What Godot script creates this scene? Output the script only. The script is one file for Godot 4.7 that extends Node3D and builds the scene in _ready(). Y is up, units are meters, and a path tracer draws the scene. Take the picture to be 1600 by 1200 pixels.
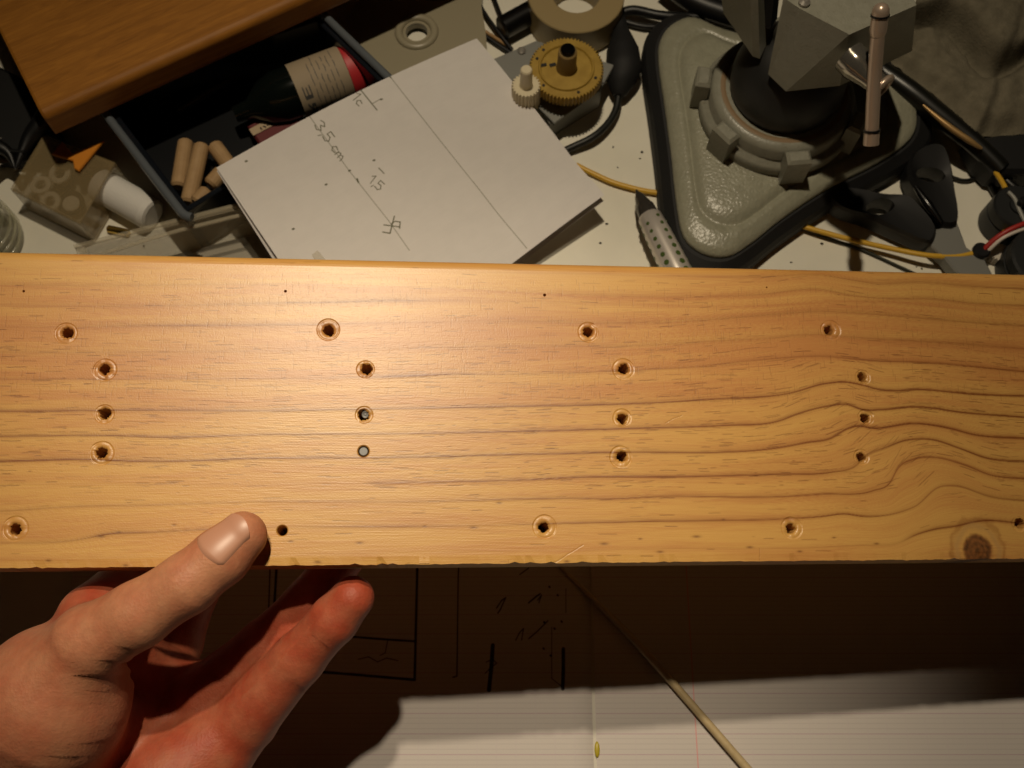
extends Node3D
# A pine board full of screw holes, held by a left hand over a cluttered white desk under a two-bulb desk lamp.
# Units are metres: x to the right, y up from the desk top, z towards the person who holds the board.

var M := {}
var used := {}
var rng := RandomNumberGenerator.new()


class Mesher:
	var v := PackedVector3Array()
	var g := PackedInt32Array()
	var count := 1

	func loft(rings: Array, mode := 0, cap0 := true, cap1 := true, closed := true) -> void:
		var t := PackedVector3Array()
		var q := PackedInt32Array()
		var n: int = rings[0].size()
		for i in rings.size() - 1:
			var grp := count
			if mode == 2:
				grp = -1
			elif mode == 1:
				count += 1
			var last := n if closed else n - 1
			for j in last:
				var k := (j + 1) % n
				tri(t, q, rings[i][j], rings[i + 1][j], rings[i + 1][k], grp)
				tri(t, q, rings[i][j], rings[i + 1][k], rings[i][k], grp)
		count += 1
		if cap0:
			cap(t, q, rings[0], false, mode)
		if cap1:
			cap(t, q, rings[rings.size() - 1], true, mode)
		add(t, q, closed)

	func tri(t: PackedVector3Array, q: PackedInt32Array, a: Vector3, b: Vector3, c: Vector3, grp: int) -> void:
		if (b - a).cross(c - a).length_squared() > 1e-22:
			t.append(a); t.append(b); t.append(c); q.append(grp)

	func cap(t: PackedVector3Array, q: PackedInt32Array, ring: Array, end: bool, mode: int) -> void:
		var c := Vector3.ZERO
		for p in ring:
			c += p
		c /= ring.size()
		var grp := -1
		if mode == 0:
			grp = count
			count += 1
		for j in ring.size():
			var k: int = (j + 1) % ring.size()
			if end:
				tri(t, q, ring[j], c, ring[k], grp)
			else:
				tri(t, q, ring[j], ring[k], c, grp)

	func add(t: PackedVector3Array, q: PackedInt32Array, orient := true) -> void:
		var o := Vector3.ZERO
		for p in t:
			o += p
		o /= maxf(1.0, t.size())
		var vol := 0.0
		for i in q.size():
			vol += (t[i * 3] - o).dot((t[i * 3 + 1] - o).cross(t[i * 3 + 2] - o))
		for i in q.size():
			v.append(t[i * 3])
			if orient and vol > 0.0:
				v.append(t[i * 3 + 2]); v.append(t[i * 3 + 1])
			else:
				v.append(t[i * 3 + 1]); v.append(t[i * 3 + 2])
			g.append(q[i])

	func lathe(profile: Array, at: Transform3D, seg := 24, mode := 1) -> void:
		var rings := []
		for p in profile:
			var ring := []
			for j in seg:
				var a := TAU * j / seg
				ring.append(at * Vector3(p.x * cos(a), p.y, p.x * sin(a)))
			rings.append(ring)
		var loop: bool = profile[0].distance_to(profile[profile.size() - 1]) < 1e-7
		loft(rings, mode, profile[0].x > 1e-5 and not loop, profile[profile.size() - 1].x > 1e-5 and not loop)

	func tube(pts: Array, radii: Array, seg := 10, sub := 5, mode := 0) -> void:
		var ps := []
		var rs := []
		var n := pts.size()
		for i in n - 1:
			var a: Vector3 = pts[maxi(i - 1, 0)]
			var d: Vector3 = pts[mini(i + 2, n - 1)]
			for s in sub:
				var w := float(s) / sub
				ps.append(pts[i].cubic_interpolate(pts[i + 1], a, d, w))
				rs.append(lerpf(radii[i % radii.size()] if radii.size() > 1 else radii[0], radii[(i + 1) % radii.size()] if radii.size() > 1 else radii[0], w))
		ps.append(pts[n - 1]); rs.append(radii[radii.size() - 1])
		var rings := []
		var dir: Vector3 = (ps[1] - ps[0]).normalized()
		var side := dir.cross(Vector3.UP if absf(dir.y) < 0.9 else Vector3.RIGHT).normalized()
		for i in ps.size():
			dir = (ps[mini(i + 1, ps.size() - 1)] - ps[maxi(i - 1, 0)]).normalized()
			side = (side - dir * side.dot(dir)).normalized()
			var up := dir.cross(side)
			var ring := []
			for j in seg:
				var a := TAU * j / seg
				ring.append(ps[i] + (side * cos(a) + up * sin(a)) * rs[i])
			rings.append(ring)
		loft(rings, mode)

	func slab(poly: Array, y0: float, y1: float, bevel := 0.0, at := Transform3D.IDENTITY, mode := 2) -> void:
		# a plan outline (x, z) with bevelled rims, pulled up from y0 to y1
		var pts := PackedVector2Array(poly)
		if Geometry2D.is_polygon_clockwise(pts):
			pts.reverse()
		var n := pts.size()
		var inner := PackedVector2Array()
		for i in n:
			var e0 := (pts[i] - pts[(i + n - 1) % n]).normalized()
			var e1 := (pts[(i + 1) % n] - pts[i]).normalized()
			var n0 := Vector2(-e0.y, e0.x)
			var n1 := Vector2(-e1.y, e1.x)
			var m := (n0 + n1).normalized()
			inner.append(pts[i] + m * bevel / maxf(0.4, m.dot(n0)))
		var rings := []
		var lv := [[inner, y0], [pts, y0 + bevel], [pts, y1 - bevel], [inner, y1]] if bevel > 0.0 else [[pts, y0], [pts, y1]]
		for l in lv:
			var ring := []
			for p in l[0]:
				ring.append(at * Vector3(p.x, l[1], p.y))
			rings.append(ring)
		var t := PackedVector3Array()
		var q := PackedInt32Array()
		for i in rings.size() - 1:
			var grp := -1
			if mode == 1:
				grp = count
				count += 1
			for j in n:
				var k := (j + 1) % n
				tri(t, q, rings[i][j], rings[i + 1][j], rings[i + 1][k], grp)
				tri(t, q, rings[i][j], rings[i + 1][k], rings[i][k], grp)
		var faces := Geometry2D.triangulate_polygon(inner if bevel > 0.0 else pts)
		var lo: Array = rings[0]
		var hi: Array = rings[rings.size() - 1]
		var rev := false
		if faces.size() >= 3:
			var pp := inner if bevel > 0.0 else pts
			rev = (pp[faces[1]] - pp[faces[0]]).cross(pp[faces[2]] - pp[faces[0]]) < 0.0
		for i in faces.size() / 3:
			var a := faces[i * 3]
			var b := faces[i * 3 + (2 if rev else 1)]
			var c := faces[i * 3 + (1 if rev else 2)]
			tri(t, q, lo[a], lo[b], lo[c], -1)
			tri(t, q, hi[a], hi[c], hi[b], -1)
		add(t, q)

	func box(size: Vector3, bevel: float, at := Transform3D.IDENTITY) -> void:
		# stands on its own origin
		var x := size.x / 2.0
		var z := size.z / 2.0
		slab([Vector2(-x, -z), Vector2(x, -z), Vector2(x, z), Vector2(-x, z)], 0.0, size.y, bevel, at)

	func ball(c: Vector3, r: float, squash := Vector3.ONE, seg := 24) -> void:
		var prof := []
		for i in seg / 2 + 1:
			var a := PI * i / (seg / 2)
			prof.append(Vector2(r * sin(a), -r * cos(a)))
		lathe(prof, Transform3D(Basis().scaled(squash), c), seg, 0)

	func mesh() -> ArrayMesh:
		var st := SurfaceTool.new()
		st.begin(Mesh.PRIMITIVE_TRIANGLES)
		for i in g.size():
			st.set_smooth_group(g[i])
			for k in 3:
				st.add_vertex(v[i * 3 + k])
		st.generate_normals()
		return st.commit()


func numbered(called: String) -> String:
	used[called] = used.get(called, -1) + 1
	return called if used[called] == 0 else "%s_%03d" % [called, used[called]]


func tag(o: Node3D, label: String, category: String, group := "") -> Node3D:
	o.set_meta("label", label)
	o.set_meta("category", category)
	if group:
		o.set_meta("group", group)
	return o


func thing(called: String, label: String, category: String, at := Vector3.ZERO, group := "") -> Node3D:
	var o := Node3D.new()
	o.name = numbered(called)
	add_child(o)
	o.position = at
	return tag(o, label, category, group)


func put(called: String, shape, m: Material, parent: Node3D = self) -> MeshInstance3D:
	var o := MeshInstance3D.new()
	o.name = numbered(called) if parent == self else called
	o.mesh = shape.mesh() if shape is Mesher else shape
	if o.mesh.get_surface_count() > 0:
		o.mesh.surface_set_material(0, m)
	parent.add_child(o, true)
	if parent != self:
		var off := Vector3.ZERO
		var p := parent
		while p != self and p != null:
			off += p.position
			p = p.get_parent() as Node3D
		o.position = -off          # shapes are written in desk coordinates
	return o


func lin(r: float, g: float, b: float) -> Color:
	return Color(r, g, b).linear_to_srgb()


func mat(c: Color, rough := 0.6, metal := 0.0, spec := 0.5) -> StandardMaterial3D:
	var m := StandardMaterial3D.new()
	m.albedo_color = c
	m.roughness = rough
	m.metallic = metal
	m.metallic_specular = spec
	return m


func noise_image(size: int, freq: float, oct: int, seed_: int, kind := FastNoiseLite.TYPE_SIMPLEX_SMOOTH, h := 0) -> Image:
	var n := FastNoiseLite.new()
	n.noise_type = kind
	n.frequency = freq
	n.fractal_octaves = oct
	n.seed = seed_
	return n.get_seamless_image(size, h if h > 0 else size)


func ramp_texture(im: Image, a: Color, b: Color) -> ImageTexture:
	var out := Image.create(im.get_width(), im.get_height(), false, Image.FORMAT_RGB8)
	for y in im.get_height():
		for x in im.get_width():
			out.set_pixel(x, y, a.lerp(b, im.get_pixel(x, y).r))
	return ImageTexture.create_from_image(out)


func grain(m: StandardMaterial3D, im: Image, scale_: float, depth_cm: float) -> StandardMaterial3D:
	m.uv1_triplanar = true
	m.uv1_scale = Vector3.ONE * scale_
	m.heightmap_enabled = true
	m.heightmap_texture = ImageTexture.create_from_image(im)
	m.heightmap_scale = depth_cm
	return m


func mottle(m: StandardMaterial3D, im: Image, scale_: float, a: Color, b: Color) -> StandardMaterial3D:
	m.uv1_triplanar = true
	m.uv1_scale = Vector3.ONE * scale_
	m.albedo_color = Color.WHITE
	m.albedo_texture = ramp_texture(im, a, b)
	return m


func along(axis: Vector3, at: Vector3) -> Transform3D:
	# a frame whose y axis points along the given direction
	var y := axis.normalized()
	var x := y.cross(Vector3.FORWARD if absf(y.z) < 0.9 else Vector3.RIGHT).normalized()
	return Transform3D(Basis(x, y, x.cross(y)), at)


func closed_curve(pts: Array, sub: int) -> Array:
	var out := []
	var n := pts.size()
	for i in n:
		for s in sub:
			out.append(pts[i].cubic_interpolate(pts[(i + 1) % n], pts[(i + n - 1) % n], pts[(i + 2) % n], float(s) / sub))
	return out


func flat_curve(pts: Array, h: float, sub: int) -> Array:
	var out := []
	for p in closed_curve(pts, sub):
		out.append(Vector3(p.x, h, p.y))
	return out


func sheet(at: Callable, nu: int, nv: int) -> ArrayMesh:
	# a sheet with texture coordinates: at.call(s, t) gives its points
	var st := SurfaceTool.new()
	st.begin(Mesh.PRIMITIVE_TRIANGLES)
	for j in nv + 1:
		for i in nu + 1:
			st.set_uv(Vector2(float(i) / nu, float(j) / nv))
			st.add_vertex(at.call(float(i) / nu, float(j) / nv))
	for j in nv:
		for i in nu:
			var a := j * (nu + 1) + i
			for k in [a, a + 1, a + nu + 2, a, a + nu + 2, a + nu + 1]:
				st.add_index(k)
	st.generate_normals()
	return st.commit()


func stroke(im: Image, pts: Array, width: float, c: Color, strength := 1.0) -> void:
	# ink or pencil: a soft line through points given in pixels of the picture
	for i in maxi(pts.size() - 1, 1):
		var a: Vector2 = pts[i]
		var b: Vector2 = pts[mini(i + 1, pts.size() - 1)]
		var lo := Vector2(minf(a.x, b.x), minf(a.y, b.y)) - Vector2.ONE * (width + 1.0)
		var hi := Vector2(maxf(a.x, b.x), maxf(a.y, b.y)) + Vector2.ONE * (width + 1.0)
		for y in range(maxi(0, int(lo.y)), mini(im.get_height() - 1, int(hi.y)) + 1):
			for x in range(maxi(0, int(lo.x)), mini(im.get_width() - 1, int(hi.x)) + 1):
				var p := Vector2(x + 0.5, y + 0.5)
				var d := p.distance_to(Geometry2D.get_closest_point_to_segment(p, a, b))
				var k := clampf(width / 2.0 + 0.5 - d, 0.0, 1.0) * strength
				if k > 0.0:
					im.set_pixel(x, y, im.get_pixel(x, y).lerp(c, k))


func _ready() -> void:
	rng.seed = 20240
	view_and_light()
	materials()
	desk()
	notebook()
	note_sheet()
	pine_board()
	hand()
	bench_vise()
	trays_and_left_things()
	gears_and_cables()
	right_things()


func view_and_light() -> void:
	var cam := Camera3D.new()
	cam.name = "camera"
	add_child(cam)
	cam.position = Vector3(0, 0.44, 0)
	cam.rotation_degrees = Vector3(-70, 0, 0)
	cam.fov = 42.17
	cam.near = 0.01
	cam.far = 10.0
	var lens := CameraAttributesPhysical.new()
	lens.frustum_focal_length = 31.13
	lens.frustum_focus_distance = 0.325
	lens.exposure_aperture = 20.0
	lens.frustum_near = 0.01
	lens.frustum_far = 10.0
	cam.attributes = lens
	cam.fov = 42.17
	cam.current = true
	var env := Environment.new()
	env.background_mode = Environment.BG_COLOR
	env.background_color = Color(0.012, 0.01, 0.008)
	env.tonemap_mode = Environment.TONE_MAPPER_LINEAR
	env.tonemap_exposure = 1.0
	env.sdfgi_enabled = true
	env.ssao_enabled = true
	env.ssil_enabled = true
	var world := WorldEnvironment.new()
	world.environment = env
	add_child(world)
	desk_lamp()


func desk_lamp() -> void:
	# stands behind the desk, above the frame: two reflector bulbs on one bar
	var lamp := thing("desk_lamp", "black standing lamp with two warm reflector heads over the desk", "lamp", Vector3(0.0, 0, -0.74))
	var black := mat(Color(0.05, 0.05, 0.055), 0.4)
	var s := Mesher.new()
	s.tube([Vector3(0, 0.01, -0.74), Vector3(0, 0.5, -0.74), Vector3(0, 0.93, -0.72), Vector3(0, 0.96, -0.55), Vector3(0, 0.94, -0.36), Vector3(0, 0.94, -0.22)], [0.008], 12, 6)
	put("arm", s, black, lamp)
	s = Mesher.new()
	s.lathe([Vector2(0.09, 0.0005), Vector2(0.09, 0.012), Vector2(0.08, 0.02), Vector2(0.0, 0.024)], Transform3D(Basis(), Vector3(0, 0, -0.74)), 40)
	put("base", s, black, lamp)
	var glow := mat(Color(1, 0.9, 0.7), 0.5)
	glow.emission_enabled = true
	glow.emission = Color(1.0, 0.86, 0.62)
	glow.emission_energy_multiplier = 3.0
	# where each bulb sits, its energy, half its beam and what it is turned to
	for b in [[Vector3(-0.036, 0.85, -0.255), 0.315, 15.5, Vector3(-0.035, 0.1, -0.075)], [Vector3(-0.028, 0.85, -0.352), 0.335, 37.0, Vector3(0.02, 0.1, -0.12)]]:
		var at: Vector3 = b[0]
		var aim: Vector3 = (b[3] - at).normalized()
		var back := along(-aim, at)
		s = Mesher.new()
		s.lathe([Vector2(0.040, -0.030), Vector2(0.036, 0.0), Vector2(0.022, 0.025), Vector2(0.010, 0.032), Vector2(0.010, 0.045), Vector2(0.014, 0.045), Vector2(0.024, 0.028), Vector2(0.038, 0.0), Vector2(0.042, -0.030), Vector2(0.040, -0.030)], back, 32, 0)
		var head := put("lamp_head", s, black, lamp)
		s = Mesher.new()
		s.ball(at, 0.014, Vector3.ONE, 18)
		put("bulb", s, glow, head)
		var l := SpotLight3D.new()
		l.light_color = Color(1.0, 0.925, 0.80)
		l.light_energy = b[1]
		l.light_size = 0.011
		l.spot_range = 6.0
		l.spot_attenuation = 2.0
		l.spot_angle = b[2]
		l.spot_angle_attenuation = 1.0
		l.shadow_enabled = true
		lamp.add_child(l)
		l.position = at - lamp.position
		l.basis = Basis.looking_at(aim, Vector3.RIGHT)


func materials() -> void:
	var fine := noise_image(256, 0.09, 3, 5)
	var coarse := noise_image(256, 0.02, 4, 9)
	M.fine = fine
	M.coarse = coarse
	M.desk = grain(mottle(mat(Color.WHITE, 0.42), coarse, 5.0, lin(0.73, 0.70, 0.59), lin(0.79, 0.76, 0.65)), coarse, 5.0, 0.002)
	M.paper = mat(Color.WHITE, 0.85, 0.0, 0.3)
	M.black = mat(Color(0.045, 0.045, 0.05), 0.45)
	M.rubber = grain(mat(Color(0.055, 0.055, 0.058), 0.7), fine, 60.0, 0.01)
	M.steel = mat(Color(0.62, 0.60, 0.57), 0.32, 0.5)
	M.dull_steel = grain(mat(Color(0.50, 0.50, 0.48), 0.5, 0.25), fine, 40.0, 0.004)
	M.brass = mat(Color(0.80, 0.68, 0.36), 0.25, 1.0)
	M.enamel = grain(mottle(mat(Color.WHITE, 0.33), coarse, 18.0, lin(0.25, 0.245, 0.18), lin(0.31, 0.305, 0.23)), fine, 26.0, 0.024)
	M.enamel.heightmap_texture = ImageTexture.create_from_image(noise_image(256, 0.07, 2, 31))
	M.enamel_plain = grain(mottle(mat(Color.WHITE, 0.36), coarse, 18.0, lin(0.215, 0.21, 0.165), lin(0.265, 0.26, 0.21)), fine, 30.0, 0.012)
	M.chrome = mat(Color(0.62, 0.60, 0.56), 0.12, 0.8)
	M.satin = mat(Color(0.74, 0.66, 0.59), 0.3, 0.5)
	M.enamel_plain.albedo_texture = chipped(lin(0.215, 0.21, 0.165), lin(0.265, 0.26, 0.21), lin(0.09, 0.06, 0.03))
	M.beech = mottle(mat(Color.WHITE, 0.7), coarse, 30.0, lin(0.36, 0.22, 0.10), lin(0.46, 0.30, 0.145))
	M.yellow_wire = mat(lin(0.62, 0.36, 0.03), 0.4)
	M.pin = mat(Color(0.52, 0.52, 0.52), 0.6, 0.3)


func desk() -> void:
	var s := Mesher.new()
	s.slab([Vector2(-0.9, -0.85), Vector2(0.9, -0.85), Vector2(0.9, 0.30), Vector2(-0.9, 0.30)], -0.028, 0.0, 0.002)
	var d := put("desk", s, M.desk)
	d.set_meta("kind", "structure")
	# crumbs and specks of dirt that lie about
	s = Mesher.new()
	for p in [Vector3(0.04378, 0, -0.23442), Vector3(0.06674, 0, -0.2868), Vector3(0.06558, 0, -0.28298), Vector3(0.05205, 0, -0.28986), Vector3(0.15351, 0, -0.23407), Vector3(0.20106, 0, -0.22032), Vector3(0.19869, 0, -0.22137), Vector3(0.0404, 0, -0.26162), Vector3(0.05392, 0, -0.27768), Vector3(0.13731, 0, -0.22382), Vector3(-0.05538, 0, -0.36566), Vector3(-0.18219, 0, -0.23264), Vector3(-0.15804, 0, -0.2291), Vector3(0.23376, 0, -0.21858), Vector3(0.03268, 0, -0.27768), Vector3(0.0473, 0, -0.24518)]:
		var r := rng.randf_range(0.0003, 0.0006)
		s.ball(p + Vector3(0, r * 0.4, 0), r, Vector3(rng.randf_range(0.7, 1.6), 0.5, rng.randf_range(0.7, 1.4)), 8)
	var c := put("crumbs", s, mat(Color(0.12, 0.11, 0.06), 0.9))
	tag(c, "tiny dark crumbs and specks scattered over the white desk", "crumbs")
	c.set_meta("kind", "stuff")


func ruled_page(w_cm: float, h_cm: float, px: int, margin_cm: float) -> Image:
	# squared exercise paper: lines every 2 mm, a stronger violet one every 8 mm, uprights every 8 mm, a red margin line
	var ppc := px / w_cm
	var im := Image.create(px, int(h_cm * ppc), false, Image.FORMAT_RGB8)
	im.fill(lin(0.57, 0.525, 0.495))
	var w := im.get_width()
	var h := im.get_height()
	var n := int(h_cm / 0.2)
	for i in n:
		var y := int(i * 0.2 * ppc)
		im.fill_rect(Rect2i(0, y, w, 1), lin(0.42, 0.27, 0.34) if i % 4 == 0 else lin(0.47, 0.43, 0.42))
	for i in int(w_cm / 0.8) + 1:
		im.fill_rect(Rect2i(int(i * 0.8 * ppc), 0, 1, h), lin(0.55, 0.49, 0.49))
	if margin_cm > 0.0:
		im.fill_rect(Rect2i(int(margin_cm * ppc), 0, 2, h), lin(0.66, 0.30, 0.30))
	return im


func notebook() -> void:
	var gut := Vector3(0.03471, 0.006, -0.00404)
	var book := thing("notebook", "open exercise book with ruled pages lying under the pine board", "notebook", Vector3(gut.x, 0, 0))
	var z0 := -0.165
	var z1 := 0.135
	var s := Mesher.new()
	s.box(Vector3(0.45, 0.0035, z1 - z0 - 0.002), 0.0008, Transform3D(Basis(), Vector3(gut.x, 0.0004, (z0 + z1) / 2.0)))
	put("page_block", s, mat(lin(0.6, 0.57, 0.5), 0.9), book)
	for side in [-1, 1]:
		var im := ruled_page(22.5, 30.0, 1100, 0.0 if side < 0 else 4.1)
		if side < 0:
			# the drawings on the left page, in centimetres from its left top corner
			var ink := lin(0.02, 0.018, 0.02)
			var k := 1100 / 22.5
			var lines := [
				[[Vector2(-0.0414, -0.09761), Vector2(-0.04114, -0.07218), Vector2(-0.04072, -0.02626), Vector2(-0.05901, -0.02781), Vector2(-0.08597, -0.02988)], 5.0], [[Vector2(-0.0407, -0.0419), Vector2(-0.05702, -0.04295), Vector2(-0.07613, -0.04454)], 4.0],
				[[Vector2(-0.10241, -0.08055), Vector2(-0.10229, -0.07218), Vector2(-0.10173, -0.05174)], 5.0], [[Vector2(-0.10521, -0.08055), Vector2(-0.10507, -0.07218), Vector2(-0.10414, -0.05443)], 2.5], [[Vector2(-0.02289, -0.07774), Vector2(-0.0233, -0.06942), Vector2(-0.02307, -0.02781), Vector2(-0.02467, -0.02729)], 2.5],
				[[Vector2(-0.00813, -0.04032), Vector2(-0.00861, -0.03195), Vector2(-0.00961, -0.02216)], 8.0], [[Vector2(0.02165, -0.03874), Vector2(0.02151, -0.03065), Vector2(0.0211, -0.02267)], 7.0], [[Vector2(-0.05266, -0.04243), Vector2(-0.05351, -0.03717), Vector2(-0.05563, -0.03612)], 1.5],
				[[Vector2(-0.00658, -0.05577), Vector2(-0.0044, -0.05902), Vector2(-0.00275, -0.06011), Vector2(-0.00494, -0.05524), Vector2(-0.00603, -0.05362)], 2.5], [[Vector2(0.00715, -0.05794), Vector2(0.01047, -0.06065), Vector2(0.01213, -0.06174)], 3.0], [[Vector2(0.00333, -0.06997), Vector2(0.00723, -0.07273)], 2.0],
				[[Vector2(0.00163, -0.04243), Vector2(0.00327, -0.0456), Vector2(0.0049, -0.0472), Vector2(0.00407, -0.04243)], 2.0], [[Vector2(0.00706, -0.04295), Vector2(0.01089, -0.04613), Vector2(0.01419, -0.04933), Vector2(0.0153, -0.0504)], 2.2], [[Vector2(0.0169, -0.04773), Vector2(0.01662, -0.02678), Vector2(0.0219, -0.02267)], 1.2],
				[[Vector2(-0.01078, -0.03351), Vector2(-0.00809, -0.03455), Vector2(-0.00646, -0.03299), Vector2(-0.00968, -0.03039), Vector2(-0.01127, -0.02884)], 1.5], [[Vector2(-0.06473, -0.03455), Vector2(-0.06046, -0.0356), Vector2(-0.05659, -0.03351), Vector2(-0.05288, -0.03507), Vector2(-0.04799, -0.03403)], 1.5], [[Vector2(0.0232, -0.06392), Vector2(0.02301, -0.05362)], 1.2],
				[[Vector2(-0.21777, -0.07774), Vector2(-0.21463, -0.05308), Vector2(-0.20887, -0.01657)], 3.0], [[Vector2(0.011, -0.05902), Vector2(0.01268, -0.0612), Vector2(0.01154, -0.05794)], 2.0]]
			for l in lines:
				var pts := []
				for p in l[0]:
					pts.append(Vector2((p.x - gut.x + 0.225) * 100.0 * k, (p.y - z0) * 100.0 * k))
				stroke(im, pts, l[1], ink, 0.9)
			for p in [Vector2(0.01603, -0.06474), Vector2(0.01956, -0.0612), Vector2(0.01365, -0.04987), Vector2(0.02103, -0.05013), Vector2(0.01798, -0.0472), Vector2(0.01326, -0.039), Vector2(0.0162, -0.03612)]:
				var q := Vector2((p.x - gut.x + 0.225) * 100.0 * k, (p.y - z0) * 100.0 * k)
				stroke(im, [q, q + Vector2(1, 1)], 4.0, ink, 0.9)
		var m := mat(Color.WHITE, 0.85, 0.0, 0.3)
		m.albedo_texture = ImageTexture.create_from_image(im)
		m.texture_repeat = false
		var at := func(u: float, t: float) -> Vector3:
			var d := u if side > 0 else 1.0 - u           # distance from the fold
			var y := 0.0050 + 0.0014 * exp(-d * 5.0) + 0.0004 * sin(t * 9.0 + d * 5.0)
			if side < 0:
				y += 0.0012 - 0.0042 * exp(-pow(d / 0.012, 2.0))
			else:
				y -= 0.0012 * exp(-d / 0.02)
			return Vector3(gut.x + side * d * 0.225, y, lerpf(z0, z1, t))
		put("page", sheet(at, 40, 24), m, book)
	s = Mesher.new()
	s.ball(Vector3(0.03489, 0.0052, 0.00115), 0.0013, Vector3(0.9, 0.5, 2.6), 10)
	put("glue_bead", s, mat(lin(0.42, 0.33, 0.02), 0.4), book)
	# the thin stick that lies on the open book
	s = Mesher.new()
	s.tube([Vector3(0.0172, 0.0085, -0.07674), Vector3(0.05386, 0.0085, -0.03956), Vector3(0.09615, 0.0085, 0.00963), Vector3(0.12553, 0.0085, 0.04333)], [0.0006, 0.0016, 0.0018, 0.0018], 10, 6)
	var k2 := put("wooden_skewer", s, mottle(mat(Color.WHITE, 0.55), M.coarse, 40.0, lin(0.44, 0.33, 0.17), lin(0.56, 0.44, 0.25)))
	tag(k2, "thin pale wooden skewer lying slantwise on the ruled pages", "skewer")


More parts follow.
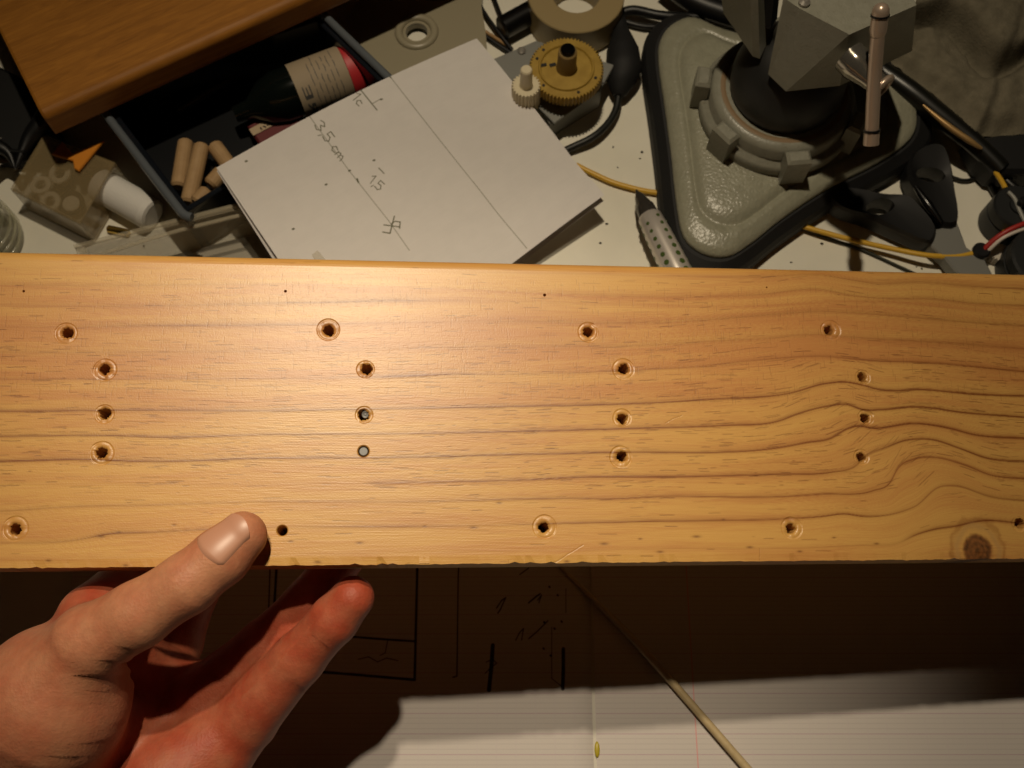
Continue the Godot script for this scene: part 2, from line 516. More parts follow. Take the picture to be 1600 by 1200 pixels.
func note_sheet() -> void:
	# a folded sheet of white paper that leans on the rim of the dark tray
	var a := Vector3(-0.13518, 0.046, -0.24865)
	var b := Vector3(-0.01774, 0.028, -0.33529)
	var c := Vector3(0.04445, 0.016, -0.24926)
	var d: Vector3 = a + (c - b) * 1.02
	d.y = 0.010
	var im := Image.create(1024, 1024, false, Image.FORMAT_RGB8)
	var n := FastNoiseLite.new()
	n.seed = 4
	n.frequency = 0.012
	for y in 1024:
		for x in 1024:
			var k := 0.70 + 0.022 * n.get_noise_2d(x, y) + (0.012 * n.get_noise_2d(x * 0.4, y * 7.0))
			im.set_pixel(x, y, lin(k, k * 0.955, k * 0.92))
	var pen := lin(0.10, 0.10, 0.06)
	var inv := func(p: Vector3) -> Vector2:
		# where on the sheet a point lies (its corner a is 0, 0; b is 1, 0; d is 0, 1)
		var e := Vector2(b.x - a.x, b.z - a.z)
		var f := Vector2(d.x - a.x, d.z - a.z)
		var q := Vector2(p.x - a.x, p.z - a.z)
		var det := e.cross(f)
		return Vector2(q.cross(f) / det, e.cross(q) / det) * 1024.0
	for l in [
		[[Vector3(-0.09819, 0.033, -0.28211), Vector3(-0.07649, 0.028, -0.25437), Vector3(-0.05786, 0.023, -0.23236), Vector3(-0.04798, 0.02, -0.21903)], 1.3, 0.45], [[Vector3(-0.07439, 0.035, -0.2975), Vector3(-0.06451, 0.033, -0.2861)], 1.8, 0.8], [[Vector3(-0.06681, 0.033, -0.28902), Vector3(-0.06282, 0.034, -0.29234)], 1.4, 0.7],
		[[Vector3(-0.06006, 0.036, -0.30566), Vector3(-0.05855, 0.035, -0.30418)], 2.2, 0.9], [[Vector3(-0.05855, 0.035, -0.30418), Vector3(-0.01526, 0.026, -0.25139), Vector3(0.00788, 0.019, -0.22158)], 1.3, 0.5],
		[[Vector3(-0.07422, 0.035, -0.29309), Vector3(-0.07225, 0.035, -0.29297), Vector3(-0.07557, 0.035, -0.28938)], 1.5, 0.85], [[Vector3(-0.07156, 0.035, -0.28828), Vector3(-0.0723, 0.035, -0.2898), Vector3(-0.07386, 0.035, -0.28943), Vector3(-0.07411, 0.035, -0.28775), Vector3(-0.07286, 0.035, -0.28682)], 1.5, 0.85], [[Vector3(-0.09003, 0.033, -0.27696), Vector3(-0.08847, 0.033, -0.27619), Vector3(-0.08815, 0.033, -0.27414), Vector3(-0.09006, 0.033, -0.27453), Vector3(-0.08974, 0.033, -0.27208), Vector3(-0.09182, 0.033, -0.27229), Vector3(-0.0926, 0.033, -0.27427)], 1.5, 0.85], [[Vector3(-0.08948, 0.033, -0.26996), Vector3(-0.09098, 0.033, -0.26943)], 1.5, 0.85], [[Vector3(-0.08352, 0.033, -0.26984), Vector3(-0.08533, 0.033, -0.27216), Vector3(-0.08694, 0.033, -0.27079), Vector3(-0.08554, 0.033, -0.26932), Vector3(-0.08608, 0.033, -0.26741), Vector3(-0.08781, 0.033, -0.26735), Vector3(-0.08897, 0.033, -0.26931)], 1.5, 0.85], [[Vector3(-0.08189, 0.033, -0.26368), Vector3(-0.08262, 0.033, -0.26526), Vector3(-0.08428, 0.033, -0.26495), Vector3(-0.08459, 0.033, -0.26323), Vector3(-0.08329, 0.033, -0.26223)], 1.5, 0.85], [[Vector3(-0.08323, 0.033, -0.26135), Vector3(-0.08142, 0.033, -0.26307), Vector3(-0.08166, 0.033, -0.26258), Vector3(-0.08046, 0.033, -0.26226), Vector3(-0.08075, 0.033, -0.26141), Vector3(-0.08202, 0.033, -0.25996)], 1.5, 0.85], [[Vector3(-0.08069, 0.033, -0.26133), Vector3(-0.07945, 0.033, -0.26097), Vector3(-0.07968, 0.033, -0.26004), Vector3(-0.08087, 0.033, -0.2585)], 1.5, 0.85], [[Vector3(-0.06592, 0.029, -0.25296), Vector3(-0.06414, 0.029, -0.25321), Vector3(-0.06664, 0.029, -0.24943)], 1.5, 0.85], [[Vector3(-0.06516, 0.029, -0.24863), Vector3(-0.06634, 0.029, -0.24787)], 1.5, 0.85], [[Vector3(-0.06013, 0.029, -0.24976), Vector3(-0.06198, 0.029, -0.25135), Vector3(-0.06314, 0.029, -0.24986), Vector3(-0.06175, 0.029, -0.2489), Vector3(-0.06194, 0.029, -0.24717), Vector3(-0.06339, 0.029, -0.24675), Vector3(-0.06463, 0.029, -0.24818)], 1.5, 0.85],
		[[Vector3(-0.07281, 0.029, -0.25096), Vector3(-0.07211, 0.029, -0.24922)], 2.4, 0.9], [[Vector3(-0.06296, 0.03, -0.25734), Vector3(-0.06042, 0.03, -0.25489)], 1.6, 0.8],
		[[Vector3(-0.05523, 0.023, -0.23476), Vector3(-0.05712, 0.022, -0.22643), Vector3(-0.06046, 0.022, -0.22677)], 2.0, 0.9], [[Vector3(-0.06, 0.022, -0.23018), Vector3(-0.05271, 0.022, -0.22984)], 1.8, 0.9], [[Vector3(-0.0567, 0.022, -0.23086), Vector3(-0.05483, 0.023, -0.23236), Vector3(-0.0525, 0.022, -0.23223), Vector3(-0.05269, 0.022, -0.22915)], 1.8, 0.9]]:
		var pts := []
		for p in l[0]:
			pts.append(inv.call(p))
		stroke(im, pts, l[1] * 2.2, pen, l[2])
	for p in [Vector3(-0.12249, 0.035, -0.25316), Vector3(-0.08692, 0.03, -0.24654), Vector3(-0.07649, 0.028, -0.25437), Vector3(-0.06538, 0.029, -0.26079), Vector3(-0.0628, 0.034, -0.29197), Vector3(-0.10109, 0.022, -0.22439)]:
		var q: Vector2 = inv.call(p)
		stroke(im, [q, q + Vector2(2, 1)], 8.0, pen, 0.85)
	var m := mat(Color.WHITE, 0.85, 0.0, 0.3)
	m.albedo_texture = ImageTexture.create_from_image(im)
	m.texture_repeat = false
	m.cull_mode = BaseMaterial3D.CULL_DISABLED
	var paper := thing("note_sheet", "folded white paper sheet with handwritten pencil measurements leaning on dark tray", "paper", Vector3(-0.05, 0, -0.25))
	var top := func(s: float, t: float) -> Vector3:
		var p: Vector3 = a.lerp(b, s).lerp(d.lerp(c, s), t)
		p.y += 0.004 * sin(PI * s) * (1.0 - t) + -0.002 * sin(PI * t) * s
		p.y += 0.005 * smoothstep(0.75, 1.0, t) * smoothstep(0.4, 1.0, s)
		p += Vector3(0.004, 0, -0.001) * sin(PI * t) * smoothstep(0.75, 1.0, s) * 0.5
		return p
	put("upper_leaf", sheet(top, 28, 28), m, paper)
	var under := func(s: float, t: float) -> Vector3:
		var p: Vector3 = top.call(s, t)
		return p + Vector3(-0.0035 * t * (1.0 - s), -0.0012 - 0.006 * t * (1.0 - s) - 0.003 * smoothstep(0.6, 1.0, t), 0.001)
	put("lower_leaf", sheet(under, 20, 20), M.paper_plain if M.has("paper_plain") else mat(lin(0.58, 0.55, 0.53), 0.9), paper)


func chipped(a: Color, b: Color, under: Color) -> ImageTexture:
	# paint with small chips and rubbed places through which a darker coat shows
	var n := noise_image(512, 0.012, 4, 71)
	var c := noise_image(512, 0.045, 3, 15)
	var im := Image.create(512, 512, false, Image.FORMAT_RGB8)
	for y in 512:
		for x in 512:
			var k := c.get_pixel(x, y).r
			var col := a.lerp(b, n.get_pixel(x, y).r)
			im.set_pixel(x, y, col.lerp(under, 0.85 * smoothstep(0.74, 0.80, k * 0.7 + 0.3 * n.get_pixel((x + 99) % 512, y).r)))
	return ImageTexture.create_from_image(im)


const BOARD_W := 0.0998
const BOARD_T := 0.018
const BOARD_U0 := -0.205
const BOARD_U1 := 0.225


func ring_lines() -> Array:
	# growth rings that cross the face, from the upper edge to the lower one: u, v, strength
	return [
		[[-0.17544, -0.04464, 0.1], [-0.10415, -0.04581, 0.15], [-0.0208, -0.04656, 0.15], [0.04472, -0.04685, 0.25], [0.08534, -0.04703, 0.5], [0.11146, -0.04807, 0.6], [0.11924, -0.04682, 0.6], [0.12775, -0.04558, 0.6], [0.14621, -0.04644, 0.6], [0.16176, -0.04533, 0.7], [0.18376, -0.04458, 0.8], [0.20794, -0.04362, 0.8]],
		[[-0.17482, -0.03905, 0.3], [-0.12785, -0.03959, 0.4], [-0.0794, -0.04104, 0.35], [-0.0208, -0.0409, 0.2], [0.02235, -0.0395, 0.3], [0.05325, -0.03918, 0.4], [0.08484, -0.04049, 0.5], [0.10911, -0.04284, 0.6], [0.11867, -0.04115, 0.6], [0.13021, -0.0402, 0.6], [0.14877, -0.04032, 0.7], [0.16401, -0.03895, 0.7], [0.18283, -0.03835, 0.8], [0.20686, -0.03711, 0.8]],
		[[-0.17406, -0.03224, 0.3], [-0.13715, -0.03228, 0.45], [-0.10341, -0.03333, 0.5], [-0.0779, -0.03446, 0.8], [-0.05442, -0.03533, 1.2], [-0.03771, -0.03609, 1.2], [-0.02505, -0.03633, 0.5], [0.00058, -0.03636, 0.2], [0.04421, -0.03604, 0.15], [0.08454, -0.03655, 0.2], [0.11217, -0.03869, 0.2], [0.1823, -0.03478, 0.2], [0.20627, -0.03352, 0.2]],
		[[-0.17324, -0.02487, 0.25], [-0.14242, -0.02536, 0.3], [-0.11097, -0.02629, 0.9], [-0.08288, -0.02696, 1], [-0.06247, -0.0275, 0.9], [-0.04595, -0.02821, 0.5], [-0.02081, -0.02906, 0.3], [0.00691, -0.02952, 0.5], [0.03512, -0.02954, 0.5], [0.06616, -0.03118, 0.5], [0.08425, -0.03286, 0.6], [0.10836, -0.03489, 0.6], [0.12032, -0.03464, 0.6], [0.13555, -0.03374, 0.7], [0.15392, -0.03241, 0.7], [0.18174, -0.03099, 0.8], [0.20568, -0.02995, 0.8]],
		[[-0.17234, -0.01675, 0.35], [-0.08248, -0.01814, 0.35], [0.00034, -0.02099, 0.4], [0.04353, -0.02181, 0.4], [0.06567, -0.02347, 0.45], [0.08362, -0.02463, 0.45], [0.10757, -0.02658, 0.5], [0.11939, -0.02561, 0.6], [0.13757, -0.02495, 0.7], [0.16196, -0.02368, 0.7], [0.18049, -0.02254, 0.7], [0.20431, -0.02169, 0.7]],
		[[-0.17138, -0.00811, 0.3], [-0.10195, -0.00881, 0.35], [-0.04767, -0.00979, 0.4], [-0.04152, -0.01007, 1.1], [-0.03121, -0.01061, 1.2], [-0.02082, -0.01115, 0.8], [-0.00404, -0.01132, 0.3], [0.04313, -0.01337, 0.4], [0.06512, -0.01495, 0.45], [0.08305, -0.01717, 0.45], [0.10684, -0.01882, 0.5], [0.12473, -0.01745, 0.65], [0.1399, -0.01718, 0.75], [0.1609, -0.01583, 0.75], [0.17926, -0.01419, 0.75], [0.20292, -0.01329, 0.7]],
		[[-0.17023, 0.00223, 0.8], [-0.15896, 0.00216, 0.8], [-0.11888, 0.00149, 0.8], [-0.07762, 0.00142, 0.8], [-0.04462, 0.00056, 0.8], [0.00421, -0.00063, 0.9], [0.04474, -0.002, 0.9], [0.06768, -0.00349, 0.9], [0.09101, -0.00522, 0.9], [0.09373, -0.00568, 0.9], [0.10775, -0.00937, 1], [0.11368, -0.00988, 1], [0.12016, -0.00882, 1.1], [0.12591, -0.0073, 1.1], [0.1415, -0.00744, 1.1], [0.15958, -0.00602, 1.1], [0.17797, -0.00549, 1.1], [0.20154, -0.005, 1]],
		[[-0.16936, 0.01004, 0.8], [-0.15816, 0.00999, 0.8], [-0.12328, 0.00966, 0.8], [-0.11324, 0.01002, 0.8], [-0.0773, 0.00906, 0.75], [-0.03921, 0.0087, 0.75], [0.00405, 0.00767, 0.9], [0.04433, 0.00642, 0.9], [0.06992, 0.00543, 0.9], [0.09028, 0.00358, 0.9], [0.09624, 0.00135, 1], [0.10813, -0.00159, 1], [0.11358, -0.00207, 1], [0.11927, -0.00034, 1.1], [0.12652, -0.00039, 1.1], [0.13802, -0.00136, 1.1], [0.1557, 0.00053, 1.1], [0.17686, 0.00197, 1.1], [0.20026, 0.00273, 1]],
		[[-0.1685, 0.01775, 1], [-0.15736, 0.01774, 1], [-0.13298, 0.01711, 0.9], [-0.11521, 0.01768, 0.9], [-0.07698, 0.01662, 0.85], [-0.03911, 0.01635, 0.85], [0.00391, 0.01524, 0.85], [0.0333, 0.01454, 0.9], [0.08952, 0.0127, 0.9], [0.09825, 0.01116, 1], [0.10705, 0.00961, 1], [0.11318, 0.00631, 1], [0.11619, 0.00541, 1.1], [0.1222, 0.00604, 1.1], [0.13733, 0.00442, 1.1], [0.14902, 0.00591, 1.1], [0.15769, 0.00809, 1.1], [0.17577, 0.00935, 1.1], [0.19907, 0.00994, 1]],
		[[-0.16772, 0.02479, 0.1], [-0.08055, 0.02489, 0.1], [-0.04701, 0.02452, 0.15], [-0.04321, 0.02453, 0.7], [-0.02286, 0.02414, 0.7], [0.00375, 0.02354, 0.8], [0.02143, 0.02272, 0.9], [0.0546, 0.02253, 0.9], [0.08877, 0.02169, 0.9], [0.10595, 0.02105, 0.9], [0.1148, 0.0189, 0.7], [0.11871, 0.01565, 0.6], [0.12621, 0.01259, 0.8], [0.13348, 0.01017, 1], [0.1367, 0.00972, 1], [0.14258, 0.00991, 1], [0.15114, 0.01253, 1], [0.1614, 0.01623, 1], [0.17459, 0.01731, 0.9], [0.19774, 0.01795, 0.9]],
		[[-0.1668, 0.03311, 0.35], [-0.1558, 0.03296, 0.4], [-0.13644, 0.03167, 0.4], [-0.1167, 0.03135, 0.4], [-0.07641, 0.03029, 0.35], [-0.0289, 0.03043, 0.4], [0.00363, 0.02971, 0.7], [0.0212, 0.02955, 0.7], [0.02891, 0.02977, 0.7], [0.04871, 0.029, 0.7], [0.08815, 0.02909, 0.7], [0.1024, 0.02828, 0.7], [0.11992, 0.02725, 0.75], [0.12598, 0.0247, 0.8], [0.12944, 0.01975, 0.7], [0.1359, 0.01649, 0.7], [0.14341, 0.01604, 0.7], [0.15331, 0.01865, 0.8], [0.16176, 0.02191, 0.8], [0.17371, 0.02322, 0.9], [0.19672, 0.02411, 0.9]],
		[[-0.16578, 0.04226, 0.2], [-0.12984, 0.04117, 0.5], [-0.12544, 0.04024, 0.9], [-0.1112, 0.03956, 0.6], [-0.09376, 0.03869, 0.6], [-0.07026, 0.03823, 0.2], [-0.04931, 0.03815, 0.6], [-0.03265, 0.03824, 0.6], [-0.00873, 0.03797, 0.2], [0.01497, 0.03749, 0.7], [0.04073, 0.03701, 0.8], [0.08754, 0.03641, 0.7], [0.1017, 0.03564, 0.8], [0.10921, 0.03483, 1], [0.11593, 0.0357, 0.9], [0.12481, 0.03511, 0.6], [0.13074, 0.03365, 0.5], [0.13401, 0.03239, 0.5], [0.1433, 0.026, 0.5], [0.14832, 0.02558, 0.6], [0.16074, 0.02926, 0.7], [0.17262, 0.03059, 0.7], [0.19549, 0.03152, 0.7]],
		[[-0.16523, 0.04717, 0.1], [-0.04068, 0.0463, 0.1], [0.04031, 0.04575, 0.15], [0.11276, 0.04507, 0.2], [0.12776, 0.04414, 0.3], [0.13288, 0.04188, 0.8], [0.13885, 0.04023, 1], [0.1477, 0.03902, 1], [0.15668, 0.03737, 1], [0.17148, 0.0383, 0.9], [0.19421, 0.03927, 0.8]],
	]


func pine_textures() -> Array:
	var w := 2048
	var h := 480
	var du := (BOARD_U1 - BOARD_U0) / w
	var dv := BOARD_W / h
	var lines := ring_lines()
	var nl := lines.size()
	# marks in the wood itself: pores along the grain, planer chatter across it, resin flecks (the drilled holes are geometry, nothing is drawn there)
	var dark := PackedFloat32Array()
	dark.resize(w * h)
	var tall := PackedFloat32Array()
	tall.resize(w * h)
	# ring heights per column
	var cols := []
	var force := []
	for l in lines:
		var ys := PackedFloat32Array()
		var ss := PackedFloat32Array()
		ys.resize(w); ss.resize(w)
		var k := 0
		for x in w:
			var u: float = BOARD_U0 + (x + 0.5) * du
			while k < l.size() - 2 and u > l[k + 1][0]:
				k += 1
			var a: Array = l[k]
			var b: Array = l[k + 1]
			var t := clampf((u - a[0]) / (b[0] - a[0]), 0.0, 1.0)
			var p: Array = l[maxi(k - 1, 0)]
			var n: Array = l[mini(k + 2, l.size() - 1)]
			ys[x] = cubic_interpolate_in_time(a[1], b[1], p[1], n[1], t, b[0] - a[0], p[0] - a[0] if k > 0 else -0.01, n[0] - a[0] if k < l.size() - 2 else b[0] - a[0] + 0.01)
			ss[x] = lerpf(a[2], b[2], t)
		cols.append(ys); force.append(ss)
	var slope := func(x: int, v: float) -> float:
		var x2 := mini(x + 12, w - 1)
		for i in nl:
			if v < cols[i][x]:
				return (cols[i][x2] - cols[i][x]) / dv / 12.0
		return 0.0
	for i in 4600:
		var x := rng.randi_range(0, w - 1)
		var y := rng.randf_range(0.0, h)
		var band := y / h
		var keep := 0.25
		if band > 0.28 and band < 0.76:
			keep = 1.0
		elif band > 0.84:
			keep = 0.08
		if rng.randf() > keep:
			continue
		var len_ := int(rng.randf_range(6, 34))
		var sl: float = slope.call(x, -BOARD_W / 2.0 + y * dv)
		var f := rng.randf_range(0.15, 0.85)
		for s in len_:
			var xx := x + s
			if xx >= w:
				break
			y += sl + rng.randf_range(-0.12, 0.12)
			var e := f * minf(1.0, minf(s + 1, len_ - s) / 4.0)
			var yi := int(y)
			if yi >= 0 and yi < h - 1:
				var fr := y - yi
				dark[yi * w + xx] = maxf(dark[yi * w + xx], e * (1.0 - fr))
				dark[(yi + 1) * w + xx] = maxf(dark[(yi + 1) * w + xx], e * fr)
	for i in 2200:
		var x := rng.randi_range(0, w - 1)
		var y := int(rng.randf_range(0.05, 0.46) * h)
		var f := rng.randf_range(0.06, 0.34)
		for s in rng.randi_range(3, 15):
			if y + s < h:
				dark[(y + s) * w + x] = maxf(dark[(y + s) * w + x], f)
				tall[(y + s) * w + x] = -0.4
	# little eyes and dark resin flecks, scratches
	for e in [[-0.12062, 0.0395, 3], [-0.12578, 0.04062, 5], [-0.14037, 0.04777, 4], [-0.11803, 0.04911, 4], [-0.10453, 0.03726, 3], [-0.06932, 0.04256, 4], [-0.04822, 0.0431, 5], [-0.01278, 0.03855, 6], [0.02877, 0.04405, 6], [0.04046, 0.04251, 3], [0.05896, 0.04182, 6], [0.04693, 0.04661, 5], [0.07653, 0.04542, 5], [0.01668, 0.04916, 4], [-0.02806, 0.03807, 3], [-0.06076, 0.04886, 5], [-0.03366, -0.05377, 3], [-0.00458, 0.03091, 4], [0.10496, 0.04253, 3], [0.09309, 0.04698, 4], [-0.07593, 0.04173, 3], [-0.08899, 0.04203, 4], [0.06822, 0.03652, 3], [0.11935, 0.0447, 4], [-0.04022, 0.05061, 4]]:
		var cx := int((e[0] - BOARD_U0) / du)
		var cy := int((e[1] + BOARD_W / 2.0) / dv)
		for y in range(-4, 5):
			for x in range(-12, 13):
				var q := exp(-(x * x / (e[2] * e[2] * 1.2) + y * y / (e[2] * 0.7)))
				var at := clampi(cy + y, 0, h - 1) * w + clampi(cx + x, 0, w - 1)
				dark[at] = maxf(dark[at], 0.75 * q)
	for sc in [[[0.00849, 0.05108], [0.01382, 0.04914], [0.02216, 0.0444]], [[0.05086, 0.00488], [0.05354, 0.00336], [0.05663, 0.00226]], [[0.07968, 0.04605], [0.07923, 0.05175]], [[-0.00179, 0.049], [-0.00182, 0.05098]], [[-0.03747, 0.05103], [-0.03275, 0.04951]]]:
		for i in sc.size() - 1:
			for k in 60:
				var t := k / 60.0
				var cx := int((lerpf(sc[i][0], sc[i + 1][0], t) - BOARD_U0) / du)
				var cy := int((lerpf(sc[i][1], sc[i + 1][1], t) + BOARD_W / 2.0) / dv)
				for y in 3:
					var at := clampi(cy + y - 1, 0, h - 1) * w + clampi(cx, 0, w - 1)
					tall[at] = -3.0 if y < 2 else 1.5
					dark[at] = maxf(dark[at], 0.3 if y == 0 else 0.0)
	var knot: Array = [[0.15402, 0.04705], [0.15831, 0.04834]]
	var kx: float = knot[0][0]
	var ky: float = knot[0][1]
	var n1 := FastNoiseLite.new()
	n1.seed = 3
	n1.frequency = 1.0
	n1.fractal_octaves = 3
	var n2 := FastNoiseLite.new()
	n2.seed = 8
	n2.frequency = 1.0
	n2.fractal_octaves = 2
	var pale := Vector3(0.585, 0.325, 0.086)
	var warm := Vector3(0.475, 0.205, 0.058)
	var late := Vector3(0.165, 0.042, 0.006)
	var pore := Vector3(0.12, 0.036, 0.007)
	var im := Image.create(w, h, false, Image.FORMAT_RGB8)
	var bump := Image.create(w, h, false, Image.FORMAT_L8)
	for x in w:
		var i := 0
		var u := BOARD_U0 + (x + 0.5) * du
		var ends := PackedFloat32Array()
		var sts := PackedFloat32Array()
		ends.append(-BOARD_W / 2.0 - 0.004); sts.append(0.1)
		for l in nl:
			ends.append(maxf(cols[l][x], ends[l] + 0.0004)); sts.append(force[l][x])
		ends.append(maxf(BOARD_W / 2.0 + 0.006, ends[nl] + 0.001)); sts.append(0.1)
		for y in h:
			var v := -BOARD_W / 2.0 + (y + 0.5) * dv
			while i < nl and v > ends[i + 1]:
				i += 1
			var gap := ends[i + 1] - ends[i]
			var t := (v - ends[i]) / gap
			var s := i + t
			# coordinates that run with the grain
			var fib := n1.get_noise_2d(u * 60.0, s * 26.0)
			var fib2 := n2.get_noise_2d(u * 36.0 + 50.0, s * 34.0)
			var broad := n1.get_noise_2d(u * 9.0 + 7.0, s * 1.3 + 3.0)
			var below := ends[i + 1] - v
			var above := v - ends[i]
			var wob := 1.0 + 0.35 * n2.get_noise_2d(u * 90.0, i * 7.0)
			# dark late wood: builds up before the line and stops short behind it
			var fine_ := 0.95 if i >= 5 else 0.34
			var soft_ := 0.18 if i >= 5 else 0.42
			var k := sts[i + 1] * (fine_ * exp(-below / (0.00042 * wob)) + soft_ * exp(-below / 0.0017))
			fine_ = 0.95 if i >= 6 else 0.34
			soft_ = 0.08 if i >= 6 else 0.34
			k += sts[i] * (fine_ * exp(-above / 0.0003) + soft_ * exp(-above / 0.0011))
			k = clampf(k * (1.0 + 0.3 * fib2), 0.0, 0.95)
			var c := pale.lerp(warm, clampf((0.85 if i == 4 or i == 5 else (0.58 if i >= 2 and i <= 6 else 0.3)) + 0.6 * broad + 0.26 * fib + 0.34 * fib2, 0.0, 1.0))
			c = c.lerp(late, k)
			# the knot low on the right
			var dx := u - kx
			var dy := v - ky
			var kd := sqrt(dx * dx + dy * dy * 0.8) * (1.0 + 0.12 * n1.get_noise_2d(u * 200.0, v * 200.0))
			if kd < 0.016:
				var core := 1.0 - smoothstep(0.0042, 0.0056, kd)
				var halo := exp(-pow((kd - 0.0072) / 0.0011, 2.0))
				var rings := 0.5 + 0.5 * sin(kd * 3800.0 + 2.0 * n1.get_noise_2d(u * 300.0, v * 300.0))
				c = c.lerp(Vector3(0.20, 0.07, 0.02).lerp(Vector3(0.06, 0.02, 0.007), clampf(0.25 + 0.45 * rings + 0.7 * n2.get_noise_2d(u * 420.0, v * 420.0), 0.0, 1.0)), core * 0.92)
				c = c.lerp(Vector3(0.42, 0.24, 0.085), halo * 0.6)
				c = c.lerp(late, 0.35 * exp(-pow((kd - 0.0092) / 0.0008, 2.0)))
			var dk := dark[y * w + x]
			c = c.lerp(pore, dk * 0.95)
			c *= 1.0 + 0.035 * n2.get_noise_2d(x * 0.9, y * 0.9)
			im.set_pixel(x, y, Color(c.x, c.y, c.z).linear_to_srgb())
			var e := 0.55 + 0.08 * fib2 - 0.10 * dk + 0.11 * n2.get_noise_2d(x * 0.62, y * 0.62) + 0.07 * tall[y * w + x] + 0.10 * k
			bump.set_pixel(x, y, Color(e, e, e))
	return [ImageTexture.create_from_image(im), ImageTexture.create_from_image(bump)]


